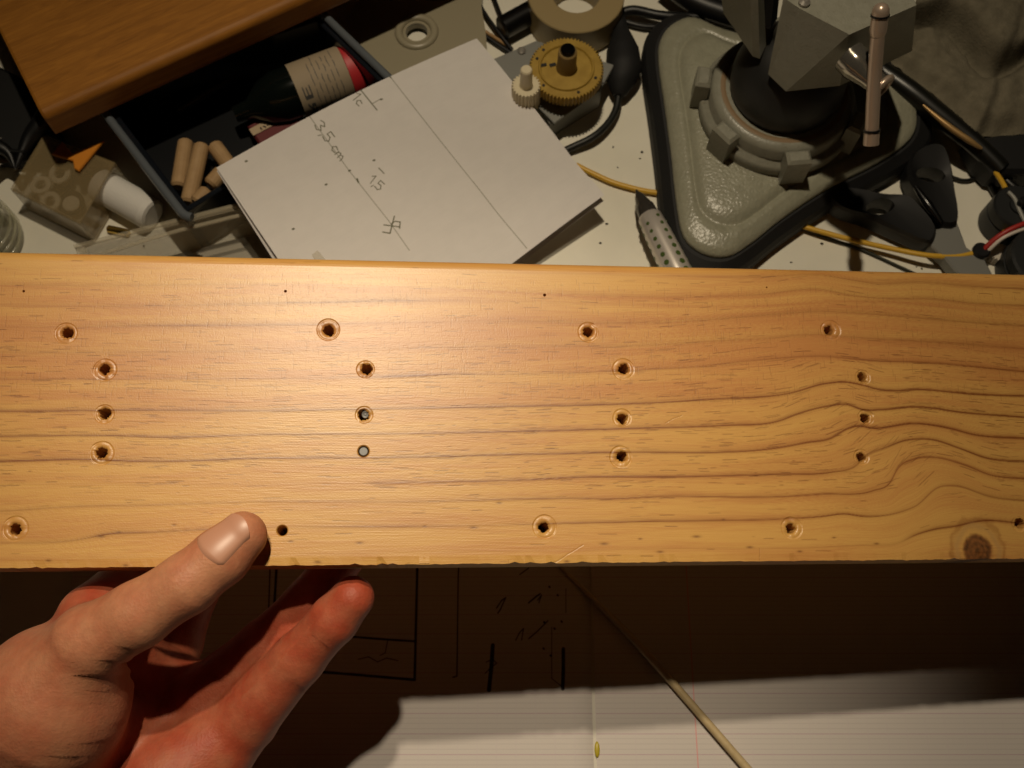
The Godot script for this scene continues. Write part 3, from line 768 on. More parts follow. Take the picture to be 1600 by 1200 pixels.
func pine_board() -> void:
	var frame := Transform3D(Basis(Vector3(0.9946, -0.10029, -0.0266), Vector3(0.10253, 0.98928, 0.10398), Vector3(0.01589, -0.10614, 0.99422)), Vector3(0, 0.13247, -0.10355))
	var tex := pine_textures()
	var m := mat(Color.WHITE, 0.39, 0.0, 0.53)
	m.albedo_texture = tex[0]
	m.heightmap_enabled = true
	m.heightmap_texture = tex[1]
	m.heightmap_scale = 0.02
	m.texture_repeat = false
	# holes: u, v, radius of the bore in mm, radius of the washer print in mm (0: none)
	var holes: Array = [[-0.14165, -0.02326, 1.75, 3.4], [-0.05975, -0.0258, 1.75, 3.6], [0.02606, -0.02625, 1.7, 3.4], [0.1107, -0.02824, 1.65, 3.5], [-0.12879, -0.01145, 1.7, 3.5], [-0.12786, 0.00277, 1.75, 2.9], [-0.12764, 0.0151, 1.75, 3.6], [-0.04752, -0.01257, 1.7, 2.8], [-0.04764, 0.00247, 1.7, 2.7], [-0.04761, 0.01431, 1.7, 0], [0.03749, -0.01353, 1.7, 3.6], [0.03634, 0.00302, 1.7, 3], [0.03536, 0.01602, 1.7, 3.6], [0.12044, -0.01152, 1.6, 2.6], [0.12012, 0.00231, 1.6, 2.7], [0.11712, 0.01587, 1.6, 2.6], [-0.15085, 0.03817, 1.7, 3.7], [-0.07197, 0.03921, 1.55, 0], [0.0098, 0.03847, 1.7, 3.7], [0.09096, 0.03933, 1.6, 3.5], [0.16964, 0.0385, 1.6, 2.4], [-0.1558, -0.03708, 0.35, 0], [-0.07396, -0.03871, 0.4, 0], [0.01166, -0.03906, 0.45, 0], [0.08917, -0.04337, 0.25, 0], [-0.0282, 0.04798, 0.3, 0]]
	var half := BOARD_W / 2.0
	var st := SurfaceTool.new()
	st.begin(Mesh.PRIMITIVE_TRIANGLES)
	var put_v := func(p: Vector3) -> void:
		st.set_uv(Vector2((p.x - BOARD_U0) / (BOARD_U1 - BOARD_U0), clampf((p.z + half) / BOARD_W, 0.003, 0.997)))
		st.add_vertex(p)
	var quad := func(a: Vector3, b: Vector3, c: Vector3, d: Vector3) -> void:
		for p in [a, b, c, a, c, d]:
			put_v.call(p)
	var top := -half - 0.0012 + 0.0035
	var low := half - 0.0025
	# the flat face: strips between the squares that hold the holes
	var cuts := [top, low]
	var squares := []
	for q in holes:
		var r := 0.0054 if q[2] > 1.0 else 0.0016
		squares.append(Rect2(q[0] - r, q[1] - r, 2 * r, 2 * r))
		for c in [q[1] - r, q[1] + r]:
			if c > top and c < low:
				cuts.append(c)
	cuts.sort()
	st.set_smooth_group(-1)
	for i in cuts.size() - 1:
		if cuts[i + 1] - cuts[i] < 1e-6:
			continue
		var mid: float = (cuts[i] + cuts[i + 1]) / 2.0
		var spans := []
		for s in squares:
			if mid > s.position.y and mid < s.end.y:
				spans.append([s.position.x, s.end.x])
		spans.sort_custom(func(p, q): return p[0] < q[0])
		var x := BOARD_U0
		spans.append([BOARD_U1, BOARD_U1])
		for s in spans:
			if s[0] > x:
				quad.call(Vector3(x, 0, cuts[i]), Vector3(s[0], 0, cuts[i]), Vector3(s[0], 0, cuts[i + 1]), Vector3(x, 0, cuts[i + 1]))
			x = maxf(x, s[1])
	# the holes, each torn a little differently
	var wobble := FastNoiseLite.new()
	wobble.frequency = 0.9
	for hi in holes.size():
		var q: Array = holes[hi]
		wobble.seed = hi + 40
		var seg := 32
		var bore: float = q[2] * 0.001
		var pr: float = q[3] * 0.001
		var sq := 0.0054 if q[2] > 1.0 else 0.0016
		var off := Vector2(rng.randf_range(-0.5, 0.5), rng.randf_range(-0.4, 0.4)) * 0.001 if pr > 0.0 else Vector2.ZERO
		var lv := []
		if pr > 0.0:
			lv = [[pr + 0.0003, 0.0, 0], [pr + 0.00008, -0.0001, 0], [pr - 0.0001, -0.00036, 0], [pr - 0.0004, -0.00012, 0], [maxf(lerpf(pr, bore, 0.6), bore * 1.2), -0.0002, 0], [bore * 1.06, -0.00035, 1], [bore * 0.98, -0.0012, 1], [bore * 0.95, -0.004, 1], [bore * 1.1, -BOARD_T + 0.0001, 0]]
		else:
			lv = [[bore * 1.25, 0.0, 0], [bore * 1.08, -0.00015, 0], [bore, -0.0006, 0], [bore * 0.95, -0.004, 0], [bore * 0.95, -BOARD_T + 0.0001, 0]]
		var rings := []
		for l in lv.size() + 1:
			var ring := []
			for j in seg:
				var a := TAU * j / seg
				var dir := Vector2(cos(a), sin(a))
				if l == 0:
					var e := dir / maxf(absf(dir.x), absf(dir.y)) * sq
					ring.append(Vector3(q[0] + e.x, 0, q[1] + e.y))
				else:
					var r: float = lv[l - 1][0]
					if lv[l - 1][2] > 0:
						r *= 1.0 + 0.38 * wobble.get_noise_2d(dir.x * 1.4 + l * 0.4, dir.y * 1.4) + 0.2 * wobble.get_noise_2d(dir.x * 5.0, dir.y * 5.0)
					var deep: float = lv[l - 1][1]
					if pr > 0.0 and l > 1 and l < 7:
						deep *= clampf(0.7 + 1.3 * wobble.get_noise_2d(dir.x * 0.9 + 9.0, dir.y * 0.9), 0.05, 1.6)
					var o := off * smoothstep(pr, bore, r) if pr > 0.0 else Vector2.ZERO
					ring.append(Vector3(q[0] + dir.x * r + o.x, deep, q[1] + dir.y * r + o.y))
			rings.append(ring)
		for l in rings.size() - 1:
			st.set_smooth_group(-1 if l == 0 else 100 + hi * 2)
			for j in seg:
				var k := (j + 1) % seg
				quad.call(rings[l][j], rings[l][k], rings[l + 1][k], rings[l + 1][j])
	# rounded upper rim, ragged lower rim, edges and back
	var n := 260
	for i in n:
		var x0 := lerpf(BOARD_U0, BOARD_U1, float(i) / n)
		var x1 := lerpf(BOARD_U0, BOARD_U1, float(i + 1) / n)
		st.set_smooth_group(7)
		for k in 6:
			var a0 := PI / 2.0 * k / 6.0
			var a1 := PI / 2.0 * (k + 1) / 6.0
			var p0 := Vector2(top - 0.0035 * sin(a0), -0.0035 * (1.0 - cos(a0)))
			var p1 := Vector2(top - 0.0035 * sin(a1), -0.0035 * (1.0 - cos(a1)))
			quad.call(Vector3(x0, p1.y, p1.x), Vector3(x1, p1.y, p1.x), Vector3(x1, p0.y, p0.x), Vector3(x0, p0.y, p0.x))
		st.set_smooth_group(-1)
		var e0 := ragged(i)
		var e1 := ragged(i + 1)
		quad.call(Vector3(x0, 0, low), Vector3(x1, 0, low), Vector3(x1, e1.y, half + e1.x), Vector3(x0, e0.y, half + e0.x))
		quad.call(Vector3(x0, e0.y, half + e0.x), Vector3(x1, e1.y, half + e1.x), Vector3(x1, -BOARD_T, half), Vector3(x0, -BOARD_T, half))
	st.set_smooth_group(-1)
	quad.call(Vector3(BOARD_U0, -0.0035, top - 0.0035), Vector3(BOARD_U0, -BOARD_T, -half), Vector3(BOARD_U1, -BOARD_T, -half), Vector3(BOARD_U1, -0.0035, top - 0.0035))
	quad.call(Vector3(BOARD_U0, -BOARD_T, half), Vector3(BOARD_U1, -BOARD_T, half), Vector3(BOARD_U1, -BOARD_T, -half), Vector3(BOARD_U0, -BOARD_T, -half))
	for x in [BOARD_U0, BOARD_U1]:
		quad.call(Vector3(x, 0, top), Vector3(x, 0, half), Vector3(x, -BOARD_T, half), Vector3(x, -BOARD_T, top))
		quad.call(Vector3(x, -0.0035, -half), Vector3(x, -0.0035, top), Vector3(x, -BOARD_T, top), Vector3(x, -BOARD_T, -half))
	st.generate_normals()
	var board := put("pine_board", st.commit(), m)
	board.transform = frame
	tag(board, "long pine board with rows of screw holes and a knot, held in hand", "board")
	# two steel screw tips that stand in holes of the board
	for k in [[holes[8], 0.0013, 0.25, "small rounded steel pin stuck in a board hole above a flat pin"], [holes[9], 0.0014, 0.0, "flat grey steel pin end filling a plain hole of the board"]]:
		var s := Mesher.new()
		var tilt := Basis(Vector3(1, 0, 0.5).normalized(), k[2])
		if k[2] > 0.0:
			s.lathe([Vector2(k[1], -0.015), Vector2(k[1], -0.0016), Vector2(k[1] * 0.8, -0.0008), Vector2(k[1] * 0.35, -0.0011), Vector2(0, -0.0007)], Transform3D(tilt, Vector3(0.0002, 0, 0)), 14)
		else:
			s.lathe([Vector2(k[1], -0.015), Vector2(k[1], -0.0006), Vector2(k[1] * 0.86, -0.0003), Vector2(0, -0.0003)], Transform3D(), 20)
		var o := put("steel_pin", s, M.pin)
		o.transform = frame * Transform3D(Basis(), Vector3(k[0][0], 0, k[0][1]))
		tag(o, k[3], "pin")


func ragged(i: int) -> Vector2:
	# how far the sawn lower rim frays at each step
	var r := RandomNumberGenerator.new()
	r.seed = i * 7919 + 13
	var big := 1.0 if r.randf() < 0.12 else 0.25
	return Vector2(r.randf_range(-0.0006, 0.0003) * big, -0.0001 - 0.0006 * r.randf() * big)


func hand() -> void:
	# joints of a left hand as x, y, z, radius; the thumb lies on the face of the board, the fingers reach behind it
	var thumb: Array = [Vector4(-0.08069, 0.14421, -0.05932, 0.00729), Vector4(-0.08681, 0.14341, -0.05313, 0.00837), Vector4(-0.0961, 0.14322, -0.04521, 0.00876), Vector4(-0.11096, 0.13926, -0.0366, 0.00963), Vector4(-0.12642, 0.13346, -0.02922, 0.0109)]
	var thenar: Array = [Vector4(-0.12642, 0.13346, -0.02922, 0.0109), Vector4(-0.14208, 0.11647, -0.01386, 0.02298), Vector4(-0.17035, 0.07492, 0.01201, 0.03077)]
	var index: Array = [Vector4(-0.13101, 0.12091, -0.03745, 0.0108), Vector4(-0.12418, 0.10282, -0.05608, 0.00915), Vector4(-0.10546, 0.10334, -0.0746, 0.00798), Vector4(-0.08906, 0.11163, -0.086, 0.0072)]
	var middle: Array = [Vector4(-0.12576, 0.07287, -0.02222, 0.0108), Vector4(-0.12225, 0.06727, -0.0353, 0.00915), Vector4(-0.11527, 0.07364, -0.05281, 0.00798), Vector4(-0.1042, 0.09318, -0.06661, 0.0072)]
	var ring: Array = [Vector4(-0.10502, 0.08207, -0.01617, 0.0108), Vector4(-0.08501, 0.08894, -0.03219, 0.00866), Vector4(-0.06927, 0.09601, -0.04592, 0.00798), Vector4(-0.05674, 0.10347, -0.06072, 0.00739)]
	var pinky: Array = [Vector4(-0.08979, 0.08671, -0.00897, 0.01109), Vector4(-0.07025, 0.10154, -0.02695, 0.00837), Vector4(-0.05743, 0.11196, -0.0385, 0.00759), Vector4(-0.05112, 0.11634, -0.04483, 0.007)]
	var palm: Array = [
		[Vector4(-0.13101, 0.12091, -0.03745, 0.0108), Vector4(-0.15749, 0.08659, 0.00273, 0.02103)], [Vector4(-0.12368, 0.07896, -0.02185, 0.0108), Vector4(-0.15555, 0.0732, 0.01105, 0.02103)], [Vector4(-0.10592, 0.07901, -0.01631, 0.0108), Vector4(-0.14241, 0.07095, 0.01722, 0.02103)],
		[Vector4(-0.09058, 0.08363, -0.00905, 0.01109), Vector4(-0.11379, 0.08017, 0.01184, 0.02054), Vector4(-0.13389, 0.07032, 0.03321, 0.02492)], [Vector4(-0.12642, 0.13346, -0.02922, 0.00934), Vector4(-0.13101, 0.11943, -0.03624, 0.00934)], [Vector4(-0.17035, 0.07492, 0.01201, 0.03077), Vector4(-0.20026, 0.0374, 0.04675, 0.03272)],
		[Vector4(-0.15749, 0.08659, 0.00273, 0.02103), Vector4(-0.17527, 0.06121, 0.04399, 0.02687)], [Vector4(-0.12437, 0.07693, -0.02197, 0.0108), Vector4(-0.10652, 0.07697, -0.0164, 0.0108)], [Vector4(-0.13744, 0.09916, -0.03749, 0.01031), Vector4(-0.12437, 0.07693, -0.02197, 0.0108)], [Vector4(-0.14889, 0.09466, -0.00519, 0.01908), Vector4(-0.12119, 0.07563, -0.00131, 0.01518)]]
	var bones := []                                   # a, b, redness
	for chain in [[thumb, 0.15], [thenar, 0.3], [index, 0.75], [middle, 0.8], [ring, 0.85], [pinky, 0.8]]:
		for i in chain[0].size() - 1:
			bones.append([chain[0][i], chain[0][i + 1], chain[1] + (0.1 if i == chain[0].size() - 2 and chain[1] > 0.5 else 0.0)])
	for c in palm:
		for i in c.size() - 1:
			bones.append([c[i], c[i + 1], 0.85])
	var cell := 0.0009
	var soft := 0.0010
	var lo := Vector3.ONE * 9.0
	var hi := -lo
	for b in bones:
		for k in 2:
			var p := Vector3(b[k].x, b[k].y, b[k].z)
			lo = lo.min(p - Vector3.ONE * (b[k].w + 0.006))
			hi = hi.max(p + Vector3.ONE * (b[k].w + 0.006))
	lo.x = maxf(lo.x, -0.205)
	hi.z = minf(hi.z, 0.030)
	var nx := int((hi.x - lo.x) / cell) + 2
	var ny := int((hi.y - lo.y) / cell) + 2
	var nz := int((hi.z - lo.z) / cell) + 2
	var sum := PackedFloat32Array()
	sum.resize(nx * ny * nz)
	var red := PackedFloat32Array()
	red.resize(nx * ny * nz)
	for b in bones:
		var a := Vector3(b[0].x, b[0].y, b[0].z)
		var c := Vector3(b[1].x, b[1].y, b[1].z)
		var ra: float = b[0].w
		var rb: float = b[1].w
		var ac := c - a
		var l2 := ac.length_squared()
		var far := maxf(ra, rb) + 0.0065
		var p0 := ((a.min(c) - Vector3.ONE * far - lo) / cell).floor()
		var p1 := ((a.max(c) + Vector3.ONE * far - lo) / cell).ceil()
		for z in range(maxi(0, int(p0.z)), mini(nz - 1, int(p1.z)) + 1):
			for y in range(maxi(0, int(p0.y)), mini(ny - 1, int(p1.y)) + 1):
				var row := (z * ny + y) * nx
				for x in range(maxi(0, int(p0.x)), mini(nx - 1, int(p1.x)) + 1):
					var p := lo + Vector3(x, y, z) * cell
					var t := clampf((p - a).dot(ac) / l2, 0.0, 1.0)
					var d := p.distance_to(a + ac * t) - lerpf(ra, rb, t)
					if d < 0.0065:
						var e := exp(-maxf(d, -0.006) / soft)
						sum[row + x] += e
						red[row + x] += e * b[2]
	# surface nets: one vertex in each cell that the skin crosses
	var field := PackedFloat32Array()
	field.resize(sum.size())
	for i in sum.size():
		field[i] = -soft * log(sum[i]) if sum[i] > 1e-6 else 0.02
	var verts := PackedVector3Array()
	var tint := PackedFloat32Array()
	var slot := {}
	var sx := 1
	var sy := nx
	var sz := nx * ny
	for z in nz - 1:
		for y in ny - 1:
			for x in nx - 1:
				var o := z * sz + y * sy + x
				var f0 := field[o]
				if f0 > 0.004 or f0 < -0.006:
					continue
				var c := [f0, field[o + sx], field[o + sy], field[o + sx + sy], field[o + sz], field[o + sx + sz], field[o + sy + sz], field[o + sx + sy + sz]]
				var inside := 0
				for k in 8:
					if c[k] < 0.0:
						inside += 1
				if inside == 0 or inside == 8:
					continue
				var acc := Vector3.ZERO
				var m := 0
				for k in 8:
					for bit in [1, 2, 4]:
						if k & bit == 0 and (c[k] < 0.0) != (c[k | bit] < 0.0):
							var t: float = c[k] / (c[k] - c[k | bit])
							var q := Vector3(k & 1, (k >> 1) & 1, (k >> 2) & 1)
							if bit == 1: q.x = t
							elif bit == 2: q.y = t
							else: q.z = t
							acc += q
							m += 1
				slot[o] = verts.size()
				verts.append(lo + (Vector3(x, y, z) + acc / m) * cell)
				tint.append(red[o] / maxf(sum[o], 1e-6))
	var tris := PackedInt32Array()
	for o in slot:
		var x: int = o % nx
		var y: int = (o / nx) % ny
		var z: int = o / sz
		for axis in 3:
			var d: int = [sx, sy, sz][axis]
			var e: int = [sy, sz, sx][axis]
			var f: int = [sz, sx, sy][axis]
			if [x, y, z][(axis + 1) % 3] == 0 or [x, y, z][(axis + 2) % 3] == 0:
				continue
			if (field[o] < 0.0) == (field[o + d] < 0.0):
				continue
			if not (slot.has(o - e) and slot.has(o - f) and slot.has(o - e - f)):
				continue
			var q := [slot[o], slot[o - e], slot[o - e - f], slot[o - f]]
			if field[o] < 0.0:
				q.reverse()
			for k in [0, 1, 2, 0, 2, 3]:
				tris.append(q[k])
	# smooth normals
	var norm := PackedVector3Array()
	norm.resize(verts.size())
	var renormal := func() -> void:
		norm.fill(Vector3.ZERO)
		for i in tris.size() / 3:
			var a := verts[tris[i * 3]]
			var nn := (verts[tris[i * 3 + 2]] - a).cross(verts[tris[i * 3 + 1]] - a)
			for k in 3:
				norm[tris[i * 3 + k]] += nn
		for i in norm.size():
			norm[i] = norm[i].normalized()
	renormal.call()
	# creases of the skin: eye-side polylines, laid on the skin where it lies nearest, then pressed in
	var eye := Vector3(0, 0.44, 0)
	var creases := [
		[[Vector3(-0.10373, 0.1391, -0.05043), Vector3(-0.1018, 0.13831, -0.04825), Vector3(-0.09949, 0.13732, -0.04554)], 0.0009, 0.00072], [[Vector3(-0.10835, 0.13851, -0.0488), Vector3(-0.1045, 0.13752, -0.04608), Vector3(-0.0991, 0.13666, -0.04372), Vector3(-0.0964, 0.1366, -0.04354)], 0.0008, 0.00072], [[Vector3(-0.10026, 0.13923, -0.05079), Vector3(-0.09871, 0.13831, -0.04825), Vector3(-0.09814, 0.13752, -0.04608)], 0.0008, 0.00063], [[Vector3(-0.09563, 0.13646, -0.04318), Vector3(-0.09293, 0.13594, -0.04173), Vector3(-0.09139, 0.13528, -0.03992)], 0.0005, 0.00081],
		[[Vector3(-0.1365, 0.12888, -0.02235), Vector3(-0.12918, 0.12901, -0.02271), Vector3(-0.12147, 0.12908, -0.02289), Vector3(-0.11472, 0.12901, -0.02271), Vector3(-0.11067, 0.12961, -0.02434)], 0.0012, 0.00099], [[Vector3(-0.13496, 0.13145, -0.02941), Vector3(-0.12725, 0.13119, -0.02869), Vector3(-0.11857, 0.1304, -0.02651), Vector3(-0.11472, 0.13013, -0.02579)], 0.0008, 0.00099], [[Vector3(-0.13593, 0.1304, -0.02651), Vector3(-0.12725, 0.13, -0.02543), Vector3(-0.11761, 0.12974, -0.0247)], 0.0007, 0.00090],
		[[Vector3(-0.13882, 0.12763, -0.0189), Vector3(-0.12918, 0.12736, -0.01818), Vector3(-0.11954, 0.12736, -0.01818), Vector3(-0.11298, 0.12802, -0.01999)], 0.0011, 0.00108], [[Vector3(-0.14075, 0.12644, -0.01564), Vector3(-0.13111, 0.12604, -0.01456), Vector3(-0.1205, 0.12604, -0.01456), Vector3(-0.11337, 0.12684, -0.01673)], 0.0009, 0.00108], [[Vector3(-0.14364, 0.12525, -0.01238), Vector3(-0.13303, 0.12473, -0.01093), Vector3(-0.12147, 0.12473, -0.01093), Vector3(-0.11414, 0.12565, -0.01347)], 0.0011, 0.00108], [[Vector3(-0.1446, 0.1238, -0.0084), Vector3(-0.13303, 0.12334, -0.00713), Vector3(-0.12243, 0.12341, -0.00731), Vector3(-0.1151, 0.12446, -0.01021)], 0.0009, 0.00108],
		[[Vector3(-0.14749, 0.12235, -0.00441), Vector3(-0.13593, 0.12182, -0.00296), Vector3(-0.12436, 0.12196, -0.00332), Vector3(-0.11645, 0.12314, -0.00658)], 0.0009, 0.00117], [[Vector3(-0.15424, 0.12083, -0.00024), Vector3(-0.14267, 0.12064, 0.0003), Vector3(-0.13111, 0.12037, 0.00103), Vector3(-0.11954, 0.12116, -0.00115)], 0.0009, 0.00117], [[Vector3(-0.15424, 0.11971, 0.00284), Vector3(-0.14267, 0.11932, 0.00392), Vector3(-0.13111, 0.11905, 0.00465)], 0.0008, 0.00117], [[Vector3(-0.15231, 0.12842, -0.02108), Vector3(-0.14942, 0.1271, -0.01745), Vector3(-0.14749, 0.12512, -0.01202)], 0.0005, 0.00090], [[Vector3(-0.14653, 0.1304, -0.02651), Vector3(-0.14884, 0.12941, -0.0238), Vector3(-0.15135, 0.12842, -0.02108)], 0.0005, 0.00090],
		[[Vector3(-0.06829, 0.10147, -0.03474), Vector3(-0.06532, 0.1006, -0.03235), Vector3(-0.06066, 0.09958, -0.02956)], 0.0012, 0.00072], [[Vector3(-0.06999, 0.10176, -0.03554), Vector3(-0.06659, 0.10089, -0.03315)], 0.0005, 0.00063], [[Vector3(-0.07954, 0.08643, -0.02266), Vector3(-0.07604, 0.08553, -0.02019), Vector3(-0.07123, 0.08433, -0.01691)], 0.0011, 0.00081], [[Vector3(-0.07735, 0.08658, -0.02307), Vector3(-0.07386, 0.08568, -0.0206)], 0.0005, 0.00072], [[Vector3(-0.08548, 0.08157, -0.03854), Vector3(-0.08323, 0.08064, -0.036), Vector3(-0.08075, 0.07941, -0.03262)], 0.0011, 0.00072],
		[[Vector3(-0.10662, 0.07649, -0.02459), Vector3(-0.10235, 0.0751, -0.02079), Vector3(-0.09762, 0.07356, -0.01656), Vector3(-0.09447, 0.07172, -0.01149), Vector3(-0.09312, 0.06926, -0.00472)], 0.0012, 0.00090], [[Vector3(-0.12686, 0.07387, -0.0174), Vector3(-0.12102, 0.07495, -0.02036), Vector3(-0.11247, 0.07556, -0.02205), Vector3(-0.10572, 0.07664, -0.02501)], 0.0009, 0.00099], [[Vector3(-0.12866, 0.07264, -0.01402), Vector3(-0.12551, 0.07033, -0.00768), Vector3(-0.12641, 0.06726, 0.00077), Vector3(-0.12371, 0.06456, 0.00817)], 0.0008, 0.00099], [[Vector3(-0.09852, 0.07326, -0.01571), Vector3(-0.0911, 0.07556, -0.02205), Vector3(-0.08323, 0.07833, -0.02966), Vector3(-0.07468, 0.08149, -0.03833), Vector3(-0.06748, 0.08403, -0.0453)], 0.0024, 0.0010], [[Vector3(-0.11247, 0.07495, -0.02036), Vector3(-0.11697, 0.07264, -0.01402), Vector3(-0.12102, 0.06956, -0.00557)], 0.0005, 0.00099]]
	var on_skin := []
	for c in creases:
		var ray := []
		for i in c[0].size() - 1:
			for k in 5:
				ray.append((c[0][i].lerp(c[0][i + 1], k / 5.0) - eye).normalized())
		ray.append((c[0][c[0].size() - 1] - eye).normalized())
		var best := []
		best.resize(ray.size())
		var near := PackedFloat32Array()
		near.resize(ray.size())
		near.fill(9.0)
		var mid: Vector3 = ray[ray.size() / 2]
		var wide := 0.0
		for r in ray:
			wide = maxf(wide, 1.0 - mid.dot(r))
		wide = 1.0 - wide - 0.002
		for i in verts.size():
			var w := verts[i] - eye
			var l := w.length()
			if mid.dot(w) / l < wide:
				continue
			for r in ray.size():
				var s: float = w.dot(ray[r])
				if s < near[r] and (w - ray[r] * s).length_squared() < 1.3e-6:
					near[r] = s
					best[r] = verts[i]
		var line := []
		for p in best:
			if p != null:
				line.append(p)
		for pass_ in 4:
			var even := line.duplicate()
			for i in range(1, line.size() - 1):
				even[i] = (line[i - 1] + line[i] * 2.0 + line[i + 1]) / 4.0
			line = even
		on_skin.append([line, c[1] * (1.0 if on_skin.size() < 4 else (0.85 if on_skin.size() < 16 else 0.55)), c[2] * (1.35 if on_skin.size() < 16 else 1.1)])
	var moved := verts.duplicate()
	for c in on_skin:
		if c[0].size() < 2:
			continue
		var box := AABB(c[0][0], Vector3.ZERO)
		for p in c[0]:
			box = box.expand(p)
		box = box.grow(0.004)
		for i in verts.size():
			if not box.has_point(verts[i]):
				continue
			var d := 1.0
			var at := 0.0
			for k in c[0].size() - 1:
				var q := Geometry3D.get_closest_point_to_segment(verts[i], c[0][k], c[0][k + 1])
				var e := q.distance_to(verts[i])
				if e < d:
					d = e
					at = (k + 0.5) / c[0].size()
			if d < 0.004:
				var end := minf(1.0, minf(at, 1.0 - at) * 6.0 + 0.25)
				moved[i] -= norm[i] * c[1] * end * (exp(-d * d / (c[2] * c[2])) - 0.25 * exp(-pow((d - c[2] * 2.0) / c[2], 2.0)))
	verts = moved
	renormal.call()
	var skin_noise := FastNoiseLite.new()
	skin_noise.seed = 12
	skin_noise.frequency = 90.0
	skin_noise.fractal_octaves = 3
	var st := SurfaceTool.new()
	st.begin(Mesh.PRIMITIVE_TRIANGLES)
	for i in verts.size():
		var k := clampf(tint[i] + 0.34 * skin_noise.get_noise_3dv(verts[i]), 0.0, 1.0)
		var c := Vector3(0.46, 0.205, 0.110).lerp(Vector3(0.36, 0.068, 0.032), k)
		c *= 1.0 + 0.14 * skin_noise.get_noise_3dv(verts[i] * 3.5 + Vector3.ONE)
		st.set_color(Color(c.x, c.y, c.z))
		st.set_normal(norm[i])
		st.add_vertex(verts[i])
	for i in tris:
		st.add_index(i)
	var m := mat(Color.WHITE, 0.55, 0.0, 0.42)
	m.vertex_color_use_as_albedo = true
	m.subsurf_scatter_enabled = true
	m.subsurf_scatter_strength = 0.05
	grain(m, noise_image(256, 0.06, 3, 77, FastNoiseLite.TYPE_CELLULAR), 62.0, 0.012)
	var person := thing("person", "bare left hand gripping the pine board, thumb on the face, fingers behind", "person", Vector3(-0.12, 0.09, -0.02))
	var body := put("hand", st.commit(), m, person)
	body.set_meta("label", "left hand with the palm turned to the board")
	# the thumbnail, curved over the end of the thumb
	var t0 := Vector3(thumb[0].x, thumb[0].y, thumb[0].z)
	var t1 := Vector3(thumb[1].x, thumb[1].y, thumb[1].z)
	var axis := (t0 - t1).normalized()
	var see := (eye - t0).normalized()
	see = (see - axis * see.dot(axis)).normalized()
	var left := axis.cross(see).normalized()
	if left.x > 0.0:
		left = -left
	var nrm := (see * cos(0.5) + left * sin(0.5)).normalized()
	var side := axis.cross(nrm).normalized()
	var depth_at := func(p: Vector3) -> float:
		var q := (p - lo) / cell
		var b := q.floor()
		var f := q - b
		var o := int(b.z) * sz + int(b.y) * sy + int(b.x)
		var r := 0.0
		for k in 8:
			var wgt: float = (f.x if k & 1 else 1.0 - f.x) * (f.y if k & 2 else 1.0 - f.y) * (f.z if k & 4 else 1.0 - f.z)
			r += wgt * field[o + (sx if k & 1 else 0) + (sy if k & 2 else 0) + (sz if k & 4 else 0)]
		return r
	var nail := func(u: float, v: float) -> Vector3:
		# u across, v from the root to the free end; it lies on the skin, arched from side to side
		var a := (u - 0.5) * 2.0
		var ang := a * 0.80
		var l := lerpf(-0.0108 + 0.0016 * a * a, 0.0046 - 0.0030 * a * a, v)
		var dir := (nrm * cos(ang) + side * sin(ang)).normalized()
		var r0 := 0.004
		var r1 := 0.013
		for k in 18:
			var rm := (r0 + r1) / 2.0
			if depth_at.call(t0 + axis * l + dir * rm) < 0.0:
				r0 = rm
			else:
				r1 = rm
		var r := r0 + 0.00055 - 0.0008 * smoothstep(0.80, 1.0, absf(a)) - 0.0008 * smoothstep(0.10, 0.0, v)
		r += 0.0012 * pow(clampf((l + 0.001) / 0.006, 0.0, 1.0), 2.0)
		return t0 + axis * l + dir * r
	var nm := mat(lin(0.48, 0.24, 0.155), 0.42)
	nm.metallic_specular = 0.55
	nm.cull_mode = BaseMaterial3D.CULL_DISABLED
	put("thumbnail", sheet(nail, 18, 20), nm, body)


